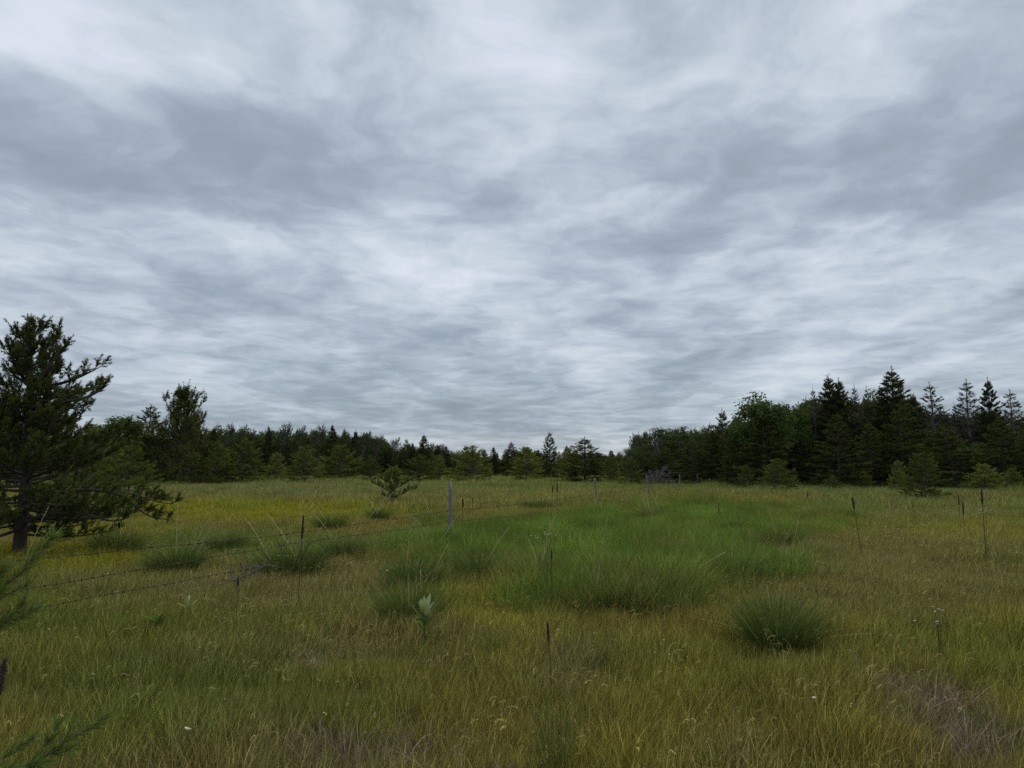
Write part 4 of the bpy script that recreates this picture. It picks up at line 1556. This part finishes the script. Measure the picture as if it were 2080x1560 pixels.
st = np.random.default_rng(77)
lv = []
for i in range(15):
    lv.append((.30 + st.uniform(-.03, .03), i * 2.4, st.uniform(.15, .25), st.uniform(.035, .055), st.uniform(.65, 1.4), st.uniform(.0, .5), st.random(), M_FUZZ))
for i in range(22):
    lv.append((st.uniform(.14, .34), i * 2.4 + .8, st.uniform(.08, .13), st.uniform(.022, .034), st.uniform(.3, 1.0), st.uniform(.2, .9), st.random(), M_WEED))
leafy_plant('mullein_plant', 863, 6.25, 'pale fuzzy mullein plant with upright leaves over a green leafy stem', 'mullein plant', M_FUZZ, .33, lv, .010)
lv = [(.16 + st.uniform(-.04, .04), i * 2.4, st.uniform(.10, .17), st.uniform(.035, .055), st.uniform(.5, 1.4), st.uniform(.1, .6), st.random(), M_WEED) for i in range(11)]
leafy_plant('broadleaf_weed', 325, 6.9, 'small bright broad-leaved weed below the lowest fence wire', 'weed', M_WEED, .20, lv)
lv = [(.07 + st.uniform(-.03, .03), i * 2.4, st.uniform(.07, .11), st.uniform(.022, .034), st.uniform(.4, 1.3), st.uniform(.1, .8), st.random(), M_WEED) for i in range(10)]
leafy_plant('broadleaf_weed', 1440, 3.85, 'low broad-leaved weed at the bottom edge in brown grass', 'weed', M_WEED, .10, lv)
lv = [(.18 + st.uniform(-.05, .05), i * 2.4, st.uniform(.09, .15), st.uniform(.02, .03), st.uniform(.6, 1.4), st.uniform(.1, .6), st.random(), M_FUZZ) for i in range(9)]
leafy_plant('broadleaf_weed', 385, 7.6, 'greyish narrow-leaved weed before the fallen grey branch', 'weed', M_FUZZ, .24, lv)


def wildflower(px, row, d, n, size, label, spread=.05):
    """stems that end in small white flowers; (px, row) is where the flowers show"""
    p = at(px, d)
    z = rowz(row, d) - p.z
    root = empty('wildflower', p)
    tag(root, label, 'wildflower', 'white wildflowers in the grass')
    for i in range(n):
        e = np.array([random.gauss(0, spread), random.gauss(0, spread * .5), z + random.gauss(0, spread * .6)])
        mb = MB()
        mb.tube(bezier([0, 0, 0], [e[0] * .3, e[1] * .3, e[2] * .6], e, 6), .0022, 4, .5, 0, False)
        so = mb.build('stem', M_STEM, root)
        fb = MB()
        for k in range(6):
            a = k * 1.047 + random.random()
            up = random.uniform(.1, .7)
            dv = np.array([math.cos(a) * math.cos(up), math.sin(a) * math.cos(up), math.sin(up)]) * size
            sv = np.array([-math.sin(a), math.cos(a), 0]) * size * .42
            fb.add([e, e + dv * .6 + sv, e + dv, e + dv * .6 - sv], None, [[0, 1, 2, 3]], random.random())
        fb.build('flower', M_PETAL, root)
    return root


FLOWERS = [
    (1906, 1238, 6.0, 5, .012, 'white flower cluster in brown grass beyond the large lone tussock', .03),
    (1857, 1262, 5.9, 2, .010, 'pair of small white flowers next to the largest white cluster', .012),
    (1904, 1268, 5.7, 3, .011, 'three white flowers just below the largest white cluster', .016),
    (1650, 1418, 4.3, 1, .016, 'single white flower on a bare stem in the near brown grass', .0),
    (386, 1481, 3.9, 1, .020, 'lone white campion at the front of the meadow', .0),
    (1110, 1080, 8.4, 9, .014, 'loose white flower head above the green patch by the slim mullein', .07),
    (706, 1143, 8.6, 3, .010, 'white flowers over brown grass below the meeting fence wires', .04),
    (785, 1155, 8.2, 4, .011, 'white flowers beside the tussock nearest the post', .05),
    (652, 1152, 8.3, 2, .010, 'two white flowers under the lower fence wire', .03),
    (570, 1128, 9.6, 3, .012, 'white flowers at the foot of the broad tussock under the wires', .05),
    (219, 1165, 7.0, 1, .010, 'tiny white flower touching the middle fence wire', .0),
    (1530, 1012, 22.0, 8, .022, 'drift of pale flowers before the low far tussock', .25),
    (1855, 1018, 22.0, 9, .022, 'drift of pale flowers below the largest young pine', .25),
    (2002, 1038, 12.0, 6, .016, 'white flowers beside the stem of the tallest mullein', .06),
    (1300, 1012, 24.0, 8, .024, 'pale flowers before the third fence post', .22),
    (440, 1018, 20.0, 6, .022, 'small white flowers dotted on the yellow grass', .25),
    (2062, 1122, 9.0, 2, .012, 'two white flowers on the loose tussock', .02),
]
for r_ in FLOWERS:
    wildflower(*r_)

# ------------------------------------------------------------------ fallen grey branch
p = spot(490, 1178, .2)
root = empty('fallen_branch', (p.x, p.y, 0))
tag(root, 'fallen grey dead branch lying in the brown grass near the fence', 'dead branch')
st = np.random.default_rng(5)
mb = MB()
main = bezier([-.30, -.05, .14], [.05, .12, .22], [.34, .06, .40], 12)
mb.tube(main, np.linspace(.011, .005, 12), 7, .4)
mb.build('bough', M_DEADT, root, True)
for i in range(14):
    s = main[st.integers(2, 12)]
    dv = unit(np.array([st.normal(.3, .6), st.normal(0, .5), st.uniform(-.1, .5)])) * st.uniform(.08, .25)
    mb = MB()
    q = bezier(s, s + dv * .5 + st.normal(0, .04, 3), s + dv, 5)
    mb.tube(q, np.linspace(.007, .003, 5), 4, st.random())
    for k in range(3):
        a = q[st.integers(1, 5)]
        mb.tube([a, a + unit(dv + st.normal(0, .2, 3)) * .12], [.004, .002], 3, st.random())
    mb.build('twig', M_DEADT, root)

# ------------------------------------------------------------------ pine sapling beside the photographer
M_NEEDLE = plain_leaf('sapling_needles', [(0, (.085, .125, .03)), (.5, (.15, .205, .05)), (1, (.26, .31, .10))], .2, None, .05)
M_SHOOT = bark('shoot_bark', (.20, .14, .055), (.34, .25, .11), 60)


def sapling(name, loc, label, height, branches, nl=.046, nw=.0024, per_m=950):
    root = empty(name, loc)
    tag(root, label, 'pine sapling', 'pine saplings beside the photographer')
    mb = MB()
    mb.tube([[0, 0, -.03], [.01, 0, height * .5], [0, .01, height]], [.016, .012, .006], 8, .5)
    mb.build('trunk', M_TWIG, root, True)
    lo = np.array(loc)
    for pts, r0 in branches:
        q = np.asarray(pts, float) - lo
        m = len(q)
        t_ = np.linspace(0, m - 1, 14)
        q = np.stack([np.interp(t_, np.arange(m), q[:, c]) for c in range(3)], 1)
        q[1:-1] = (q[:-2] + 2 * q[1:-1] + q[2:]) / 4
        mb = MB()
        mb.tube(q, np.linspace(r0, r0 * .45, 14), 7, .5)
        bo = mb.build('branch', M_SHOOT, root, True)
        nb = MB()
        ln = np.linalg.norm(np.diff(q, axis=0), axis=1).sum()
        n_ = int(per_m * ln)
        u = rng.random(n_) * 12.99
        i_ = u.astype(int)
        s = q[i_] + (q[i_ + 1] - q[i_]) * (u - i_)[:, None]
        ax = unit(q[i_ + 1] - q[i_])
        a, b = perp(ax)
        ph = rng.uniform(0, 6.28, n_)[:, None]
        th = rng.normal(.62, .16, n_)[:, None]
        dv = ax * np.cos(th) + (a * np.cos(ph) + b * np.sin(ph)) * np.sin(th)
        L_ = nl * rng.uniform(.7, 1.15, n_)[:, None]
        wv_ = unit(np.cross(dv, rng.normal(0, 1, (n_, 3)))) * nw * .5
        mdl = s + dv * L_ * .55 + (a * np.cos(ph) + b * np.sin(ph)) * L_ * .05
        e = s + dv * L_
        V = np.stack([s - wv_, s + wv_, mdl + wv_, mdl - wv_, e], 1).reshape(-1, 3)
        o5 = (np.arange(n_) * 5)[:, None]
        nb.add(V, np.array([[3, 2, 4]]) + o5, np.array([[0, 1, 2, 3]]) + o5, np.repeat(np.clip(rng.normal(.5, .22, n_), 0, 1), 5))
        no = nb.build('needles', M_NEEDLE, bo)
    return root


def px3(px, row, d):
    r = ray(px, row)
    return [r.x / r.y * d, d, EYE + r.z / r.y * d]


sx = px3(-220, 1400, 2.05)
sapling('pine_sapling', (sx[0], sx[1], 0), 'young pine shoots reaching in at mid height from the picture edge', 1.62, [
    ([[sx[0], sx[1], 1.12], px3(-40, 1232, 2.0), px3(40, 1165, 2.0), px3(108, 1088, 2.02)], .0042),
    ([px3(-40, 1232, 2.0), px3(0, 1215, 1.98), px3(30, 1198, 1.96), px3(58, 1190, 1.95)], .0026),
    ([[sx[0], sx[1], 1.0], px3(-60, 1290, 2.0), px3(0, 1268, 2.0), px3(70, 1240, 2.0)], .0034),
    ([px3(-60, 1290, 2.0), px3(-10, 1262, 2.04), px3(30, 1242, 2.05), px3(52, 1222, 2.06)], .0026),
    ([[sx[0], sx[1], 1.2], px3(-70, 1230, 1.95), px3(-20, 1190, 1.95), px3(8, 1150, 1.95)], .003),
])
sx = px3(-60, 1640, 2.75)
sapling('pine_sapling', (sx[0], sx[1], 0), 'low green pine sapling boughs in the grass at the bottom corner', .62, [
    ([[sx[0], sx[1], .32], px3(40, 1568, 2.75), px3(120, 1512, 2.75), px3(214, 1458, 2.78)], .0048),
    ([px3(60, 1556, 2.75), px3(90, 1520, 2.8), px3(108, 1490, 2.8), px3(118, 1468, 2.82)], .003),
    ([px3(90, 1532, 2.75), px3(130, 1525, 2.72), px3(150, 1518, 2.7)], .003),
    ([[sx[0], sx[1], .40], px3(0, 1545, 2.85), px3(40, 1512, 2.9), px3(70, 1500, 2.9)], .0034),
    ([[sx[0], sx[1], .30], px3(-20, 1570, 2.7), px3(40, 1560, 2.68), px3(90, 1552, 2.66)], .0036),
    ([px3(120, 1512, 2.75), px3(140, 1488, 2.78), px3(148, 1470, 2.8)], .0028),
], .055, .0030, 850)
